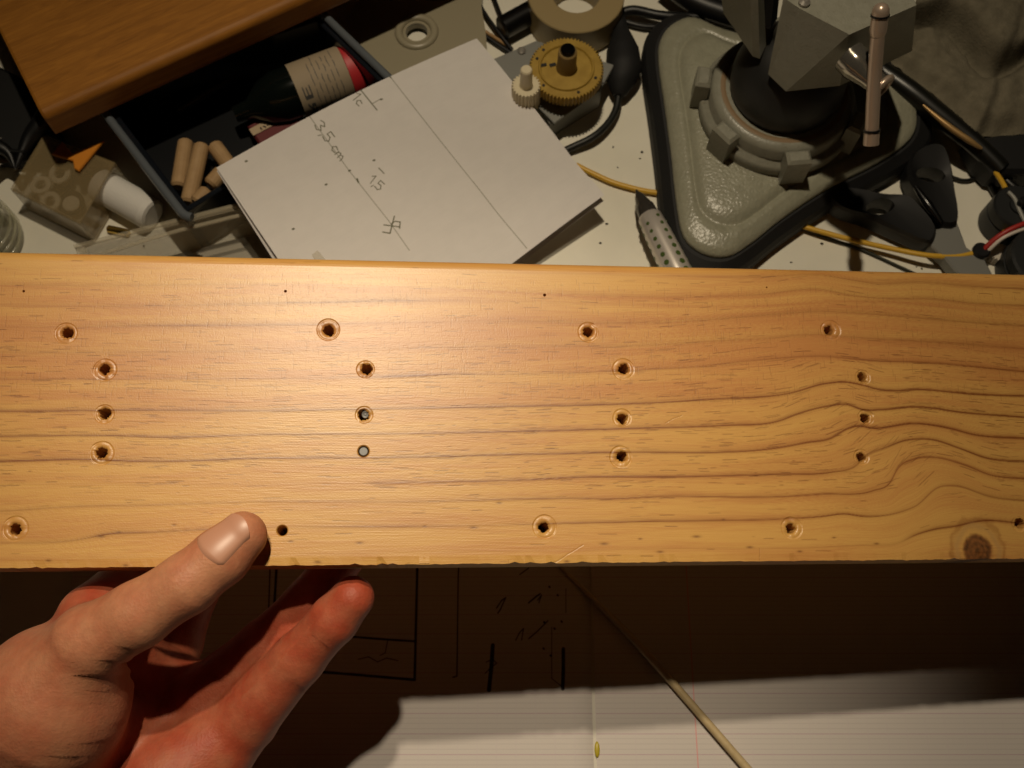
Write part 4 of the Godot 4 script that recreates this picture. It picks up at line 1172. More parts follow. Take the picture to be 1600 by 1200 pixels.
func bench_vise() -> void:
	var centre := Vector3(0.13147, 0, -0.30537)
	var vise := thing("bench_vise", "grey ball-joint bench vise on a three-lobed base with black rubber skirt", "vise", centre)
	# the base: three lobes, black skirt below, grey enamelled top with a groove that follows the rim
	var plan := [Vector2(0.06814, -0.3333), Vector2(0.06989, -0.34973), Vector2(0.07732, -0.36144), Vector2(0.09003, -0.36651), Vector2(0.10677, -0.35808), Vector2(0.13036, -0.35181), Vector2(0.16145, -0.35389), Vector2(0.19109, -0.34353), Vector2(0.2102, -0.32121), Vector2(0.21419, -0.29952), Vector2(0.20845, -0.28222), Vector2(0.18809, -0.26644), Vector2(0.15708, -0.24953), Vector2(0.1314, -0.23158), Vector2(0.11444, -0.21754), Vector2(0.09968, -0.20821), Vector2(0.08576, -0.20993), Vector2(0.07602, -0.22032), Vector2(0.07333, -0.24158), Vector2(0.07221, -0.27091), Vector2(0.07038, -0.30146)]
	var outline := closed_curve(plan, 4)
	var mid := Vector2.ZERO
	for p in outline:
		mid += p
	mid /= outline.size()
	var ring := func(k: float, h: float) -> Array:
		var out := []
		for p in outline:
			var q: Vector2 = mid + (p - mid) * k
			out.append(Vector3(q.x, h, q.y))
		return out
	var s := Mesher.new()
	s.loft([ring.call(0.985, 0.0), ring.call(1.0, 0.002), ring.call(0.998, 0.008), ring.call(0.975, 0.0115), ring.call(0.90, 0.0155), ring.call(0.85, 0.0158)], 1)
	var base := put("base", s, M.rubber, vise)
	s = Mesher.new()
	s.loft([ring.call(0.872, 0.0150), ring.call(0.878, 0.0166), ring.call(0.866, 0.0184), ring.call(0.83, 0.0196), ring.call(0.77, 0.0208), ring.call(0.722, 0.0216), ring.call(0.712, 0.0208), ring.call(0.696, 0.0208), ring.call(0.686, 0.0220), ring.call(0.6, 0.0232), ring.call(0.45, 0.024), ring.call(0.2, 0.0245)], 0)
	put("top_plate", s, M.enamel, base)
	# the stepped collar with its lugs
	var c := Vector3(0.13033, 0.024, -0.29616)
	s = Mesher.new()
	s.lathe([Vector2(0.0375, 0.0225), Vector2(0.0385, 0.0245), Vector2(0.0385, 0.0285), Vector2(0.0375, 0.0303), Vector2(0.0350, 0.0308), Vector2(0.0346, 0.0318), Vector2(0.0346, 0.0372), Vector2(0.0335, 0.0392), Vector2(0.0310, 0.0400)], Transform3D(Basis(), Vector3(c.x, 0, c.z)), 64, 0)
	var collar := put("collar", s, M.enamel_plain, vise)
	s = Mesher.new()
	s.lathe([Vector2(0.0312, 0.0396), Vector2(0.0295, 0.0404), Vector2(0.0262, 0.0396), Vector2(0.0255, 0.0360)], Transform3D(Basis(), Vector3(c.x, 0, c.z)), 48, 0)
	put("friction_ring", s, mat(lin(0.20, 0.13, 0.065), 0.6), collar)
	for a in [85.0, 140.0, 190.0, 30.0, 330.0, 270.0]:
		s = Mesher.new()
		var dir := Vector3(cos(deg_to_rad(a)), 0, sin(deg_to_rad(a)))
		var b := Basis(dir.cross(Vector3.UP), Vector3.UP, -dir)
		s.box(Vector3(0.0115, 0.0195, 0.0072), 0.0014, Transform3D(b, Vector3(c.x, 0.0218, c.z) + dir * 0.0385))
		put("lug", s, M.enamel_plain, collar)
	# the ball and the neck
	s = Mesher.new()
	s.ball(Vector3(c.x, 0.0475, c.z), 0.0268, Vector3.ONE, 40)
	put("ball", s, mat(Color(0.10, 0.10, 0.095), 0.5), vise)
	s = Mesher.new()
	s.tube([Vector3(c.x, 0.06, c.z), Vector3(c.x + 0.008, 0.082, c.z - 0.012)], [0.016, 0.014], 24, 1)
	put("neck", s, M.black, vise)
	# fixed jaw block: a casting with a chamfered flank
	s = Mesher.new()
	s.loft([
		[Vector3(0.11414, 0.07, -0.28165), Vector3(0.12127, 0.07, -0.27246), Vector3(0.14541, 0.07, -0.27551), Vector3(0.18006, 0.07, -0.29409), Vector3(0.17426, 0.07, -0.32262), Vector3(0.13541, 0.07, -0.32262)],
		[Vector3(0.11076, 0.112, -0.28729), Vector3(0.11675, 0.112, -0.28182), Vector3(0.13553, 0.112, -0.26881), Vector3(0.16456, 0.112, -0.28342), Vector3(0.15836, 0.112, -0.3158), Vector3(0.12554, 0.112, -0.31921)]], 2)
	var block := put("jaw_block", s, M.enamel_plain, vise)
	s = Mesher.new()
	s.lathe([Vector2(0.0024, 0.0), Vector2(0.0024, 0.0012), Vector2(0.0010, 0.0021), Vector2(0, 0.0021)], Transform3D(Basis(), Vector3(0.11879, 0.1121, -0.2843)), 14)
	put("screw_head", s, M.steel, block)
	s = Mesher.new()
	s.loft([
		[Vector3(0.09661, 0.07, -0.31537), Vector3(0.10809, 0.07, -0.2913), Vector3(0.11114, 0.07, -0.28992), Vector3(0.11468, 0.07, -0.29759), Vector3(0.11186, 0.07, -0.32262), Vector3(0.10359, 0.07, -0.32995)],
		[Vector3(0.08586, 0.108, -0.31623), Vector3(0.09879, 0.108, -0.29606), Vector3(0.10187, 0.108, -0.29474), Vector3(0.10468, 0.108, -0.30271), Vector3(0.10318, 0.108, -0.3231), Vector3(0.0953, 0.108, -0.32656)]], 2)
	put("front_jaw", s, M.enamel_plain, vise)
	s = Mesher.new()
	s.loft([[Vector3(0.10768, 0.08, -0.30685), Vector3(0.10874, 0.08, -0.29918), Vector3(0.11431, 0.08, -0.29814), Vector3(0.11761, 0.08, -0.30335), Vector3(0.11872, 0.08, -0.32824), Vector3(0.11148, 0.08, -0.32824)], [Vector3(0.1053, 0.1, -0.31344), Vector3(0.10636, 0.1, -0.30659), Vector3(0.11236, 0.1, -0.30659), Vector3(0.11556, 0.1, -0.31172), Vector3(0.11544, 0.1, -0.33443), Vector3(0.10875, 0.1, -0.33443)]], 2)
	put("slide_bar", s, M.black, vise)
	# lead screw with its T handle
	var screw := [Vector3(0.13814, 0.102, -0.26611), Vector3(0.14129, 0.102, -0.26168), Vector3(0.1453, 0.102, -0.25604), Vector3(0.1494, 0.102, -0.25137)]
	s = Mesher.new()
	s.tube(screw, [0.0068, 0.0068, 0.0048, 0.0042], 20, 3)
	var lead := put("lead_screw", s, M.chrome, vise)
	s = Mesher.new()
	var ax: Vector3 = screw[3] - screw[2]
	s.lathe([Vector2(0.0032, 0.0), Vector2(0.0052, -0.0006), Vector2(0.0062, 0.0004), Vector2(0.0060, 0.0016), Vector2(0.0036, 0.0022), Vector2(0.0026, 0.0010), Vector2(0.0026, 0.0), Vector2(0.0032, 0.0)], along(ax, screw[3]), 28, 0)
	put("end_ring", s, M.satin, lead)
	var bar := [Vector3(0.14137, 0.13, -0.26484), Vector3(0.14229, 0.122, -0.26001), Vector3(0.14453, 0.11, -0.25303), Vector3(0.14619, 0.1, -0.24512), Vector3(0.1478, 0.091, -0.23757), Vector3(0.14842, 0.087, -0.23378)]
	s = Mesher.new()
	s.tube([bar[1], bar[2], bar[3], bar[4]], [0.0028], 18, 3)
	var handle := put("handle_bar", s, M.satin, vise)
	s = Mesher.new()
	s.tube([bar[0], bar[0].lerp(bar[1], 0.5), bar[0].lerp(bar[1], 0.8), bar[1]], [0.0033, 0.0033, 0.0033, 0.0028], 18, 2)
	s.ball(bar[0], 0.0033, Vector3.ONE, 16)
	put("end_cap", s, M.satin, handle)
	s = Mesher.new()
	s.tube([bar[4], bar[5]], [0.0032], 18, 1)
	put("end_cap", s, M.satin, handle)
	for b in [[bar[0].lerp(bar[1], 0.12), bar[0].lerp(bar[1], 0.2), 0.0036], [bar[4].lerp(bar[5], -0.12), bar[4].lerp(bar[5], 0.05), 0.0035]]:
		s = Mesher.new()
		s.tube([b[0], b[1]], [b[2]], 18, 1)
		put("rubber_ring", s, M.black, handle)


func tray(called: String, label: String, rim: Array, h: float, wall: float, m: Material, floor_m: Material) -> Node3D:
	# an open box: floor and four walls, from the plan of its rim
	var c := Vector2.ZERO
	for p in rim:
		c += p / rim.size()
	var t := thing(called, label, "tray", Vector3(c.x, 0, c.y))
	var s := Mesher.new()
	var n := rim.size()
	var inner := []
	for p in rim:
		inner.append(c + (p - c) * (1.0 - wall / (p - c).length() * 1.3))
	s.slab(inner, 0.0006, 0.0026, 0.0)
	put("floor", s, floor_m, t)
	for i in n:
		s = Mesher.new()
		s.slab([rim[i], rim[(i + 1) % n], inner[(i + 1) % n], inner[i]], 0.0005, h, 0.0004)
		put("wall", s, m, t)
	return t


func trays_and_left_things() -> void:
	# the wood-grain panel that lies across the dark tray
	var corner := Vector3(-0.21392, 0.042, -0.26952)
	var e1: Vector3 = (Vector3(-0.08074, 0.042, -0.34704) - corner).normalized()
	corner.y = 0.056
	var s := Mesher.new()
	var rings := []
	for x in [0.0, -0.0012, -0.42]:
		var ring := []
		var k := 0.0006 if x == 0.0 else 0.0
		var sect := []
		for q in 9:
			sect.append(Vector2(0.004 - 0.004 * sin(PI / 2.0 * q / 8.0), -0.004 + 0.004 * cos(PI / 2.0 * q / 8.0)))
		sect.append_array([Vector2(0.0, -0.0130), Vector2(0.0006, -0.0152), Vector2(0.0022, -0.016), Vector2(0.30, -0.016), Vector2(0.30, 0.0)])
		for p in sect:
			ring.append(Vector3(x, p.y - k, p.x + k))
		rings.append(ring)
	s.loft(rings, 2)
	var wood := mat(Color.WHITE, 0.55, 0.0, 0.4)
	var im := Image.create(512, 512, false, Image.FORMAT_RGB8)
	var base_n := noise_image(512, 0.018, 4, 61)
	for y in 512:
		for x in 512:
			var k := base_n.get_pixel(x, y).r * 0.7 + 0.3 * base_n.get_pixel((x * 3 + 50) % 512, (y * 2 + 90) % 512).r
			var line := 0.5 + 0.5 * sin(k * 30.0)
			var c := Vector3(0.21, 0.078, 0.009).lerp(Vector3(0.40, 0.165, 0.022), clampf(k * 0.8 + 0.3 * line, 0.0, 1.0))
			im.set_pixel(x, y, Color(c.x, c.y, c.z).linear_to_srgb())
	wood.albedo_texture = ImageTexture.create_from_image(im)
	wood.uv1_triplanar = true
	wood.uv1_scale = Vector3(1.2, 16.0, 16.0)
	var o := put("wood_panel", s, wood)
	o.transform = Transform3D(Basis(-e1, Vector3.UP, (-e1).cross(Vector3.UP)), corner)
	tag(o, "orange-brown wood-grain panel with rounded edge lying across the dark tray", "panel")
	# the dark tray and what lies in it
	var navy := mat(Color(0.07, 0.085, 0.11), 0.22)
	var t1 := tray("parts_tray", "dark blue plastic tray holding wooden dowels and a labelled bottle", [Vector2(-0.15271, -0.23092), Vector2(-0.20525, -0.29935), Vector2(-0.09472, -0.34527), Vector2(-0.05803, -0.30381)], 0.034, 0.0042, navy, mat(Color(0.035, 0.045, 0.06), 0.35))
	s = Mesher.new()
	s.tube([Vector3(-0.14739, 0.0352, -0.2289), Vector3(-0.15174, 0.0352, -0.2309), Vector3(-0.15792, 0.0352, -0.23831), Vector3(-0.1969, 0.0352, -0.28746)], [0.0022], 8, 4)
	put("rim", s, mat(Color(0.36, 0.38, 0.40), 0.2), t1)
	s = Mesher.new()
	s.tube([Vector3(-0.09407, 0.0352, -0.34346), Vector3(-0.07573, 0.0352, -0.32328), Vector3(-0.05854, 0.0352, -0.3044)], [0.0022], 8, 2)
	put("rim", s, mat(Color(0.36, 0.38, 0.40), 0.2), t1)
	var dowels := [
		[[Vector3(-0.16429, 0.01, -0.28703), Vector3(-0.16507, 0.01, -0.26002)], "fluted wooden dowel standing leftmost of the bunch in the dark tray"], [[Vector3(-0.15453, 0.014, -0.28213), Vector3(-0.1582, 0.013, -0.24924)], "longest wooden dowel lying in the middle of the dark tray's bunch"],
		[[Vector3(-0.14879, 0.014, -0.28213), Vector3(-0.13549, 0.012, -0.26425)], "wooden dowel slanting under the folded paper sheet"], [[Vector3(-0.14896, 0.012, -0.2599), Vector3(-0.14345, 0.012, -0.26791)], "short wooden dowel lying crosswise beside the paper's corner"], [[Vector3(-0.15337, 0.016, -0.24749), Vector3(-0.1479, 0.016, -0.2546)], "short wooden dowel stub at the tray's bright rim"]]
	for d in dowels:
		s = Mesher.new()
		var a: Vector3 = d[0][0]
		var b: Vector3 = d[0][1]
		var ax := (b - a).normalized()
		var rr := []
		var f := along(ax, a)
		var len_ := a.distance_to(b)
		for q in [[0.0, 0.0028], [0.0012, 0.0040], [len_ - 0.0012, 0.0040], [len_, 0.0028]]:
			var ring := []
			for j in 32:
				var r: float = q[1] * (0.93 if j % 2 else 1.0)
				ring.append(f * Vector3(cos(TAU * j / 32) * r, q[0], sin(TAU * j / 32) * r))
			rr.append(ring)
		s.loft(rr, 1)
		tag(put("wooden_dowel", s, M.beech), d[1], "dowel", "wooden dowels in the dark tray")
	# bottle with a paper label and a red band
	var b0 := Vector3(-0.12815, 0.017, -0.30267)
	var b1 := Vector3(-0.07658, 0.017, -0.3267)
	var ax := b1 - b0
	var fr := along(ax, b0)
	var ln := ax.length()
	var bottle := thing("glue_bottle", "dark bottle with printed paper label and red band lying in the tray", "bottle", b0)
	s = Mesher.new()
	s.lathe([Vector2(0.004, -0.012), Vector2(0.005, -0.004), Vector2(0.011, 0.004), Vector2(0.0135, 0.012), Vector2(0.0135, ln * 0.98), Vector2(0.012, ln)], fr, 36, 0)
	put("bottle_body", s, mat(Color(0.05, 0.07, 0.06), 0.12), bottle)
	var lab := Image.create(256, 256, false, Image.FORMAT_RGB8)
	lab.fill(lin(0.34, 0.27, 0.18))
	var ink := lin(0.05, 0.05, 0.05)
	# printed words: large letters near the shoulder, rows of small print
	stroke(lab, [Vector2(60, 70), Vector2(40, 60), Vector2(28, 76), Vector2(36, 94), Vector2(56, 92)], 7, ink, 0.9)
	stroke(lab, [Vector2(28, 108), Vector2(60, 108)], 7, ink, 0.9)
	stroke(lab, [Vector2(60, 108), Vector2(58, 124), Vector2(46, 124), Vector2(44, 108), Vector2(44, 116), Vector2(28, 126)], 6, ink, 0.9)
	stroke(lab, [Vector2(60, 152), Vector2(60, 138), Vector2(28, 138), Vector2(28, 152)], 6, ink, 0.9)
	stroke(lab, [Vector2(44, 138), Vector2(44, 150)], 6, ink, 0.9)
	for r in 6:
		var x := 88.0 + r * 24.0
		var y := 50.0
		while y < 190.0:
			var e := y + rng.randf_range(6, 20)
			stroke(lab, [Vector2(x, y), Vector2(x + rng.randf_range(-3, 3), (y + e) / 2), Vector2(x, e)], 4.0, ink, 0.6)
			y = e + rng.randf_range(4, 9)
	var lm := mat(Color.WHITE, 0.7)
	lm.albedo_texture = ImageTexture.create_from_image(lab)
	var wrap := func(u: float, v: float) -> Vector3:
		var a := (v + 0.3) * TAU
		return fr * Vector3(cos(a) * 0.01375, lerpf(ln * 0.36, ln * 0.84, u), sin(a) * 0.01375)
	put("label", sheet(wrap, 4, 40), lm, bottle)
	s = Mesher.new()
	s.lathe([Vector2(0.0136, ln * 0.84), Vector2(0.0140, ln * 0.845), Vector2(0.0140, ln * 0.97), Vector2(0.0132, ln * 0.985)], fr, 36, 1)
	put("band", s, mat(lin(0.48, 0.025, 0.03), 0.5), bottle)
	# flat red packet with a pale sticker
	var packet := thing("red_packet", "small flat dark red packet with a pale printed sticker in the tray", "packet", Vector3(-0.12116, 0.006, -0.29735))
	s = Mesher.new()
	s.slab([Vector2(-0.13383, -0.29476), Vector2(-0.11421, -0.30857), Vector2(-0.10425, -0.29704), Vector2(-0.12491, -0.28121)], 0.004, 0.012, 0.001)
	put("packet_body", s, mat(lin(0.13, 0.02, 0.022), 0.5), packet)
	s = Mesher.new()
	s.slab([Vector2(-0.13247, -0.29207), Vector2(-0.11375, -0.30428), Vector2(-0.11118, -0.30044), Vector2(-0.12988, -0.2883)], 0.0122, 0.0126)
	var stick := put("sticker", s, mat(lin(0.45, 0.34, 0.22), 0.7), packet)
	s = Mesher.new()
	for k in 8:
		var p := Vector3(-0.12635, 0.0127, -0.29238).lerp(Vector3(-0.11437, 0.0127, -0.29999), k / 7.0)
		s.box(Vector3(0.0007, 0.0002, 0.0016), 0.0, Transform3D(Basis(Vector3.UP, 0.5 + 0.6 * (k % 3)), p))
	put("print", s, mat(Color(0.12, 0.1, 0.1), 0.8), stick)
	# a dark file handle along the tray floor
	s = Mesher.new()
	s.tube([Vector3(-0.17059, 0.01, -0.30536), Vector3(-0.15417, 0.012, -0.31635), Vector3(-0.13893, 0.012, -0.32897)], [0.0022, 0.003, 0.0034], 10, 4)
	tag(put("needle_file", s, mat(Color(0.14, 0.14, 0.12), 0.35, 0.5)), "thin dark needle file lying deep in the dark tray", "file")
	# the clear tray in front of it
	var clear := mat(Color(0.80, 0.76, 0.66, 0.34), 0.3)
	clear.transparency = BaseMaterial3D.TRANSPARENCY_ALPHA
	var t2 := tray("clear_tray", "clear milky plastic tray beside the board's upper edge", [Vector2(-0.20289, -0.21751), Vector2(-0.11196, -0.24462), Vector2(-0.08236, -0.2063), Vector2(-0.18844, -0.18698)], 0.028, 0.004, clear, mat(lin(0.30, 0.27, 0.21), 0.5))
	s = Mesher.new()
	s.tube([Vector3(-0.20235, 0.0285, -0.21724), Vector3(-0.16145, 0.0285, -0.22964), Vector3(-0.11182, 0.0285, -0.24433)], [0.0012], 8, 2)
	put("rim", s, clear, t2)
	s = Mesher.new()
	s.tube([Vector3(-0.19191, 0.0285, -0.21261), Vector3(-0.15505, 0.0285, -0.22593), Vector3(-0.11427, 0.0285, -0.23745)], [0.0010], 8, 2)
	put("rim", s, clear, t2)
	# clear box with washers
	var lid := mat(Color(0.66, 0.58, 0.42, 0.30), 0.2)
	lid.transparency = BaseMaterial3D.TRANSPARENCY_ALPHA
	var box_plan := [Vector2(-0.24285, -0.2534), Vector2(-0.23172, -0.28466), Vector2(-0.19397, -0.2685), Vector2(-0.20651, -0.23446)]
	var cb := thing("washer_box", "small clear plastic box of washers beside the white roll", "box", Vector3(-0.2274, 0, -0.26905))
	s = Mesher.new()
	s.slab(box_plan, 0.0006, 0.0022, 0.0)
	put("box_floor", s, mat(lin(0.42, 0.36, 0.26), 0.5), cb)
	for i in 4:
		s = Mesher.new()
		var p: Vector2 = box_plan[i]
		var q: Vector2 = box_plan[(i + 1) % 4]
		var nrm := Vector2(-(q - p).y, (q - p).x).normalized() * 0.0016
		s.slab([p, q, q + nrm, p + nrm], 0.0024, 0.018, 0.0003)
		put("box_wall", s, lid, cb)
	s = Mesher.new()
	s.slab(box_plan, 0.0182, 0.0198, 0.0005)
	put("box_lid", s, lid, cb)
	var white_nylon := mat(lin(0.62, 0.56, 0.44), 0.5)
	var dark_steel := mat(Color(0.10, 0.09, 0.08), 0.4, 0.5)
	for w in [[Vector3(-0.23354, 0.009, -0.26135), 0.0052, white_nylon, "ring-shaped white washer next to the box's outer wall"], [Vector3(-0.22786, 0.008, -0.25288), 0.0052, white_nylon, "white washer lying nearest the box's front corner"], [Vector3(-0.22351, 0.012, -0.26644), 0.0054, white_nylon, "white washer lying topmost under the box lid"], [Vector3(-0.21813, 0.007, -0.25275), 0.0066, dark_steel, "large dark washer with a white disc in it"], [Vector3(-0.22366, 0.006, -0.26538), 0.0050, dark_steel, "dark washer between the white washers in the box"], [Vector3(-0.20981, 0.008, -0.27263), 0.0064, dark_steel, "dark washer under the orange plastic arrow"]]:
		s = Mesher.new()
		var r: float = w[1]
		s.lathe([Vector2(r * 0.5, 0.0), Vector2(r, 0.0), Vector2(r, 0.0012), Vector2(r * 0.95, 0.0016), Vector2(r * 0.55, 0.0016), Vector2(r * 0.5, 0.0012), Vector2(r * 0.5, 0.0)], Transform3D(Basis(Vector3(1, 0, 0.4).normalized(), rng.randf_range(-0.25, 0.25)), w[0]), 28, 1)
		tag(put("washer", s, w[2]), w[3], "washer", "washers in the clear box")
	s = Mesher.new()
	s.lathe([Vector2(0.0044, 0.0), Vector2(0.0044, 0.0014), Vector2(0.0038, 0.002), Vector2(0, 0.002)], Transform3D(Basis(), Vector3(-0.2176, 0.0072, -0.25191)), 24)
	tag(put("nylon_disc", s, white_nylon), "white nylon disc lying inside the large dark washer", "disc")
	s = Mesher.new()
	s.slab([Vector2(-0.22449, -0.27141), Vector2(-0.22069, -0.27906), Vector2(-0.21457, -0.27177), Vector2(-0.20031, -0.27906), Vector2(-0.21, -0.26205), Vector2(-0.21238, -0.26348), Vector2(-0.21366, -0.26779)], 0.0203, 0.0222, 0.0005)
	tag(put("orange_arrow", s, mat(lin(0.62, 0.22, 0.015), 0.45)), "flat orange plastic arrow lying on the clear washer box", "plastic piece")
	# white cardboard roll
	var r0 := Vector3(-0.20496, 0.0085, -0.26239)
	var r1 := Vector3(-0.17614, 0.0085, -0.24542)
	fr = along(r1 - r0, r0)
	ln = r0.distance_to(r1)
	s = Mesher.new()
	s.lathe([Vector2(0.0, 0.004), Vector2(0.0066, 0.004), Vector2(0.0066, 0.0), Vector2(0.0080, 0.0), Vector2(0.0084, 0.0004), Vector2(0.0084, ln * 0.9), Vector2(0.0076, ln * 0.98), Vector2(0.0060, ln), Vector2(0.0, ln)], fr, 40, 1)
	tag(put("white_roll", s, grain(mat(lin(0.72, 0.70, 0.66), 0.7), M.fine, 30.0, 0.01)), "short white tube lying between the washer box and the dark tray", "tube")
	s = Mesher.new()
	var pn := [Vector3(-0.20073, 0.002, -0.24155), Vector3(-0.19024, 0.002, -0.23905)]
	s.lathe([Vector2(0.0012, 0.0), Vector2(0.0019, 0.0006), Vector2(0.0019, 0.011), Vector2(0.0012, 0.0116)], along(pn[1] - pn[0], pn[0]), 18)
	tag(put("brass_pin", s, M.brass), "short brass pin lying on the desk by the clear tray", "pin")
	# glass jar at the edge of the desk view
	var jar_m := mat(Color(0.75, 0.74, 0.62, 0.28), 0.1)
	jar_m.transparency = BaseMaterial3D.TRANSPARENCY_ALPHA
	var jc := Vector3(-0.25951, 0, -0.23442)
	var jar := thing("glass_jar", "small round glass jar with a dark inside near the board", "jar", jc)
	s = Mesher.new()
	s.lathe([Vector2(0.017, 0.0), Vector2(0.018, 0.002), Vector2(0.018, 0.022), Vector2(0.0165, 0.024), Vector2(0.0150, 0.022), Vector2(0.0155, 0.004), Vector2(0.0, 0.003)], Transform3D(Basis(), jc), 40, 1)
	put("jar_body", s, jar_m, jar)
	for h in [0.006, 0.011, 0.016]:
		s = Mesher.new()
		var tor := []
		for k in 9:
			tor.append(Vector2(0.0182 + 0.0007 * cos(TAU * k / 8), h + 0.0007 * sin(TAU * k / 8)))
		s.lathe(tor, Transform3D(Basis(), jc), 36, 0)
		put("thread", s, jar_m, jar)
	s = Mesher.new()
	s.lathe([Vector2(0.0, 0.0035), Vector2(0.0140, 0.0035), Vector2(0.0140, 0.011), Vector2(0.0, 0.012)], Transform3D(Basis(), jc), 30)
	tag(put("dark_plug", s, mat(Color(0.07, 0.07, 0.05), 0.5)), "dark round plug lying inside the glass jar", "plug")
	# a scrap of white paper and black tweezers
	var wn := FastNoiseLite.new()
	wn.seed = 5
	wn.frequency = 40.0
	var q0 := Vector3(-0.28059, 0.002, -0.28094)
	var q1 := Vector3(-0.2471, 0.002, -0.31578)
	var q2 := Vector3(-0.23478, 0.002, -0.29046)
	var q3 := Vector3(-0.26417, 0.002, -0.26227)
	var scrap := func(u: float, v: float) -> Vector3:
		var p: Vector3 = q0.lerp(q1, u).lerp(q3.lerp(q2, u), v)
		p.y += 0.004 + 0.006 * absf(wn.get_noise_2d(p.x, p.z)) + 0.004 * sin(u * 5.0)
		return p
	tag(put("paper_scrap", sheet(scrap, 16, 12), mat(lin(0.62, 0.57, 0.48), 0.85)), "crumpled white paper scrap under the black tweezers", "paper")
	var tw := thing("tweezers", "black metal tweezers with pointed tips beside the washer box", "tweezers", Vector3(-0.2478, 0.01, -0.27137))
	s = Mesher.new()
	s.tube([Vector3(-0.26537, 0.02, -0.28331), Vector3(-0.25296, 0.02, -0.27742), Vector3(-0.24712, 0.019, -0.27368), Vector3(-0.24351, 0.018, -0.26632)], [0.004, 0.0036, 0.0026, 0.0006], 10, 5)
	put("arm", s, M.black, tw)
	s = Mesher.new()
	s.tube([Vector3(-0.22056, 0.024, -0.31129), Vector3(-0.23043, 0.022, -0.29159), Vector3(-0.23815, 0.02, -0.2811), Vector3(-0.24307, 0.018, -0.2656)], [0.006, 0.0055, 0.0036, 0.0006], 10, 5)
	put("arm", s, M.black, tw)
	s = Mesher.new()
	s.tube([Vector3(-0.25244, 0.02, -0.27449), Vector3(-0.2385, 0.02, -0.27376)], [0.0014], 8, 2)
	put("spring", s, M.black, tw)
	s = Mesher.new()
	s.slab([Vector2(-0.29847, -0.34947), Vector2(-0.24834, -0.32203), Vector2(-0.2215, -0.28091), Vector2(-0.2342, -0.27548), Vector2(-0.29004, -0.27729)], 0.0005, 0.012, 0.002)
	tag(put("dark_case", s, mat(Color(0.03, 0.03, 0.032), 0.6)), "flat black case under the corner of the wood-grain panel", "case")
	# translucent plastic plate with a round hole
	var hc := [Vector2(-0.05064, -0.35652)]
	var rim2: Array = closed_curve([Vector2(-0.06275, -0.3288), Vector2(-0.08662, -0.35569), Vector2(-0.08268, -0.37755), Vector2(-0.05619, -0.40799), Vector2(-0.0191, -0.39045), Vector2(-0.01649, -0.3733), Vector2(-0.01355, -0.35155), Vector2(-0.0148, -0.34091), Vector2(-0.02081, -0.33766)], 4)
	s = Mesher.new()
	var rr := [[], [], [], []]
	for j in 64:
		var a := TAU * j / 64
		var dir := Vector2(cos(a), sin(a))
		var far := 0.03
		for i in rim2.size():
			var hit = Geometry2D.segment_intersects_segment(hc[0], hc[0] + dir * 0.2, rim2[i], rim2[(i + 1) % rim2.size()])
			if hit != null:
				far = hc[0].distance_to(hit)
		for q in [[0, 0.0058, 0.003], [1, 0.0058, 0.007], [2, far, 0.007], [3, far, 0.0005]]:
			var p: Vector2 = hc[0] + dir * q[1]
			rr[q[0]].append(Vector3(p.x, q[2], p.y))
	s.loft(rr, 1, false, false)
	var milky := mat(lin(0.30, 0.265, 0.18), 0.35)
	var plate := thing("plastic_plate", "milky yellowish plastic plate with a round hole beside the dark tray", "plate", Vector3(hc[0].x, 0, hc[0].y))
	put("plate_body", s, milky, plate)
	s = Mesher.new()
	var boss := []
	for k in 13:
		boss.append(Vector2(0.0095 + 0.0022 * cos(TAU * k / 12), 0.0070 + 0.0018 * sin(TAU * k / 12)))
	s.lathe(boss, Transform3D(Basis(), Vector3(hc[0].x, 0, hc[0].y)), 40, 0)
	put("boss", s, milky, plate)


func gear(s: Mesher, teeth: int, r: float, depth: float, y0: float, y1: float, at: Transform3D) -> void:
	var poly := []
	for i in teeth * 4:
		var a := TAU * i / (teeth * 4)
		var k := r if i % 4 < 2 else r - depth
		poly.append(Vector2(cos(a), sin(a)) * k)
	var rings := []
	for l in [[0.98, y0], [1.0, y0 + 0.0003], [1.0, y1 - 0.0003], [0.98, y1]]:
		var ring := []
		for p in poly:
			ring.append(at * Vector3(p.x * l[0], l[1], p.y * l[0]))
		rings.append(ring)
	s.loft(rings, 2)


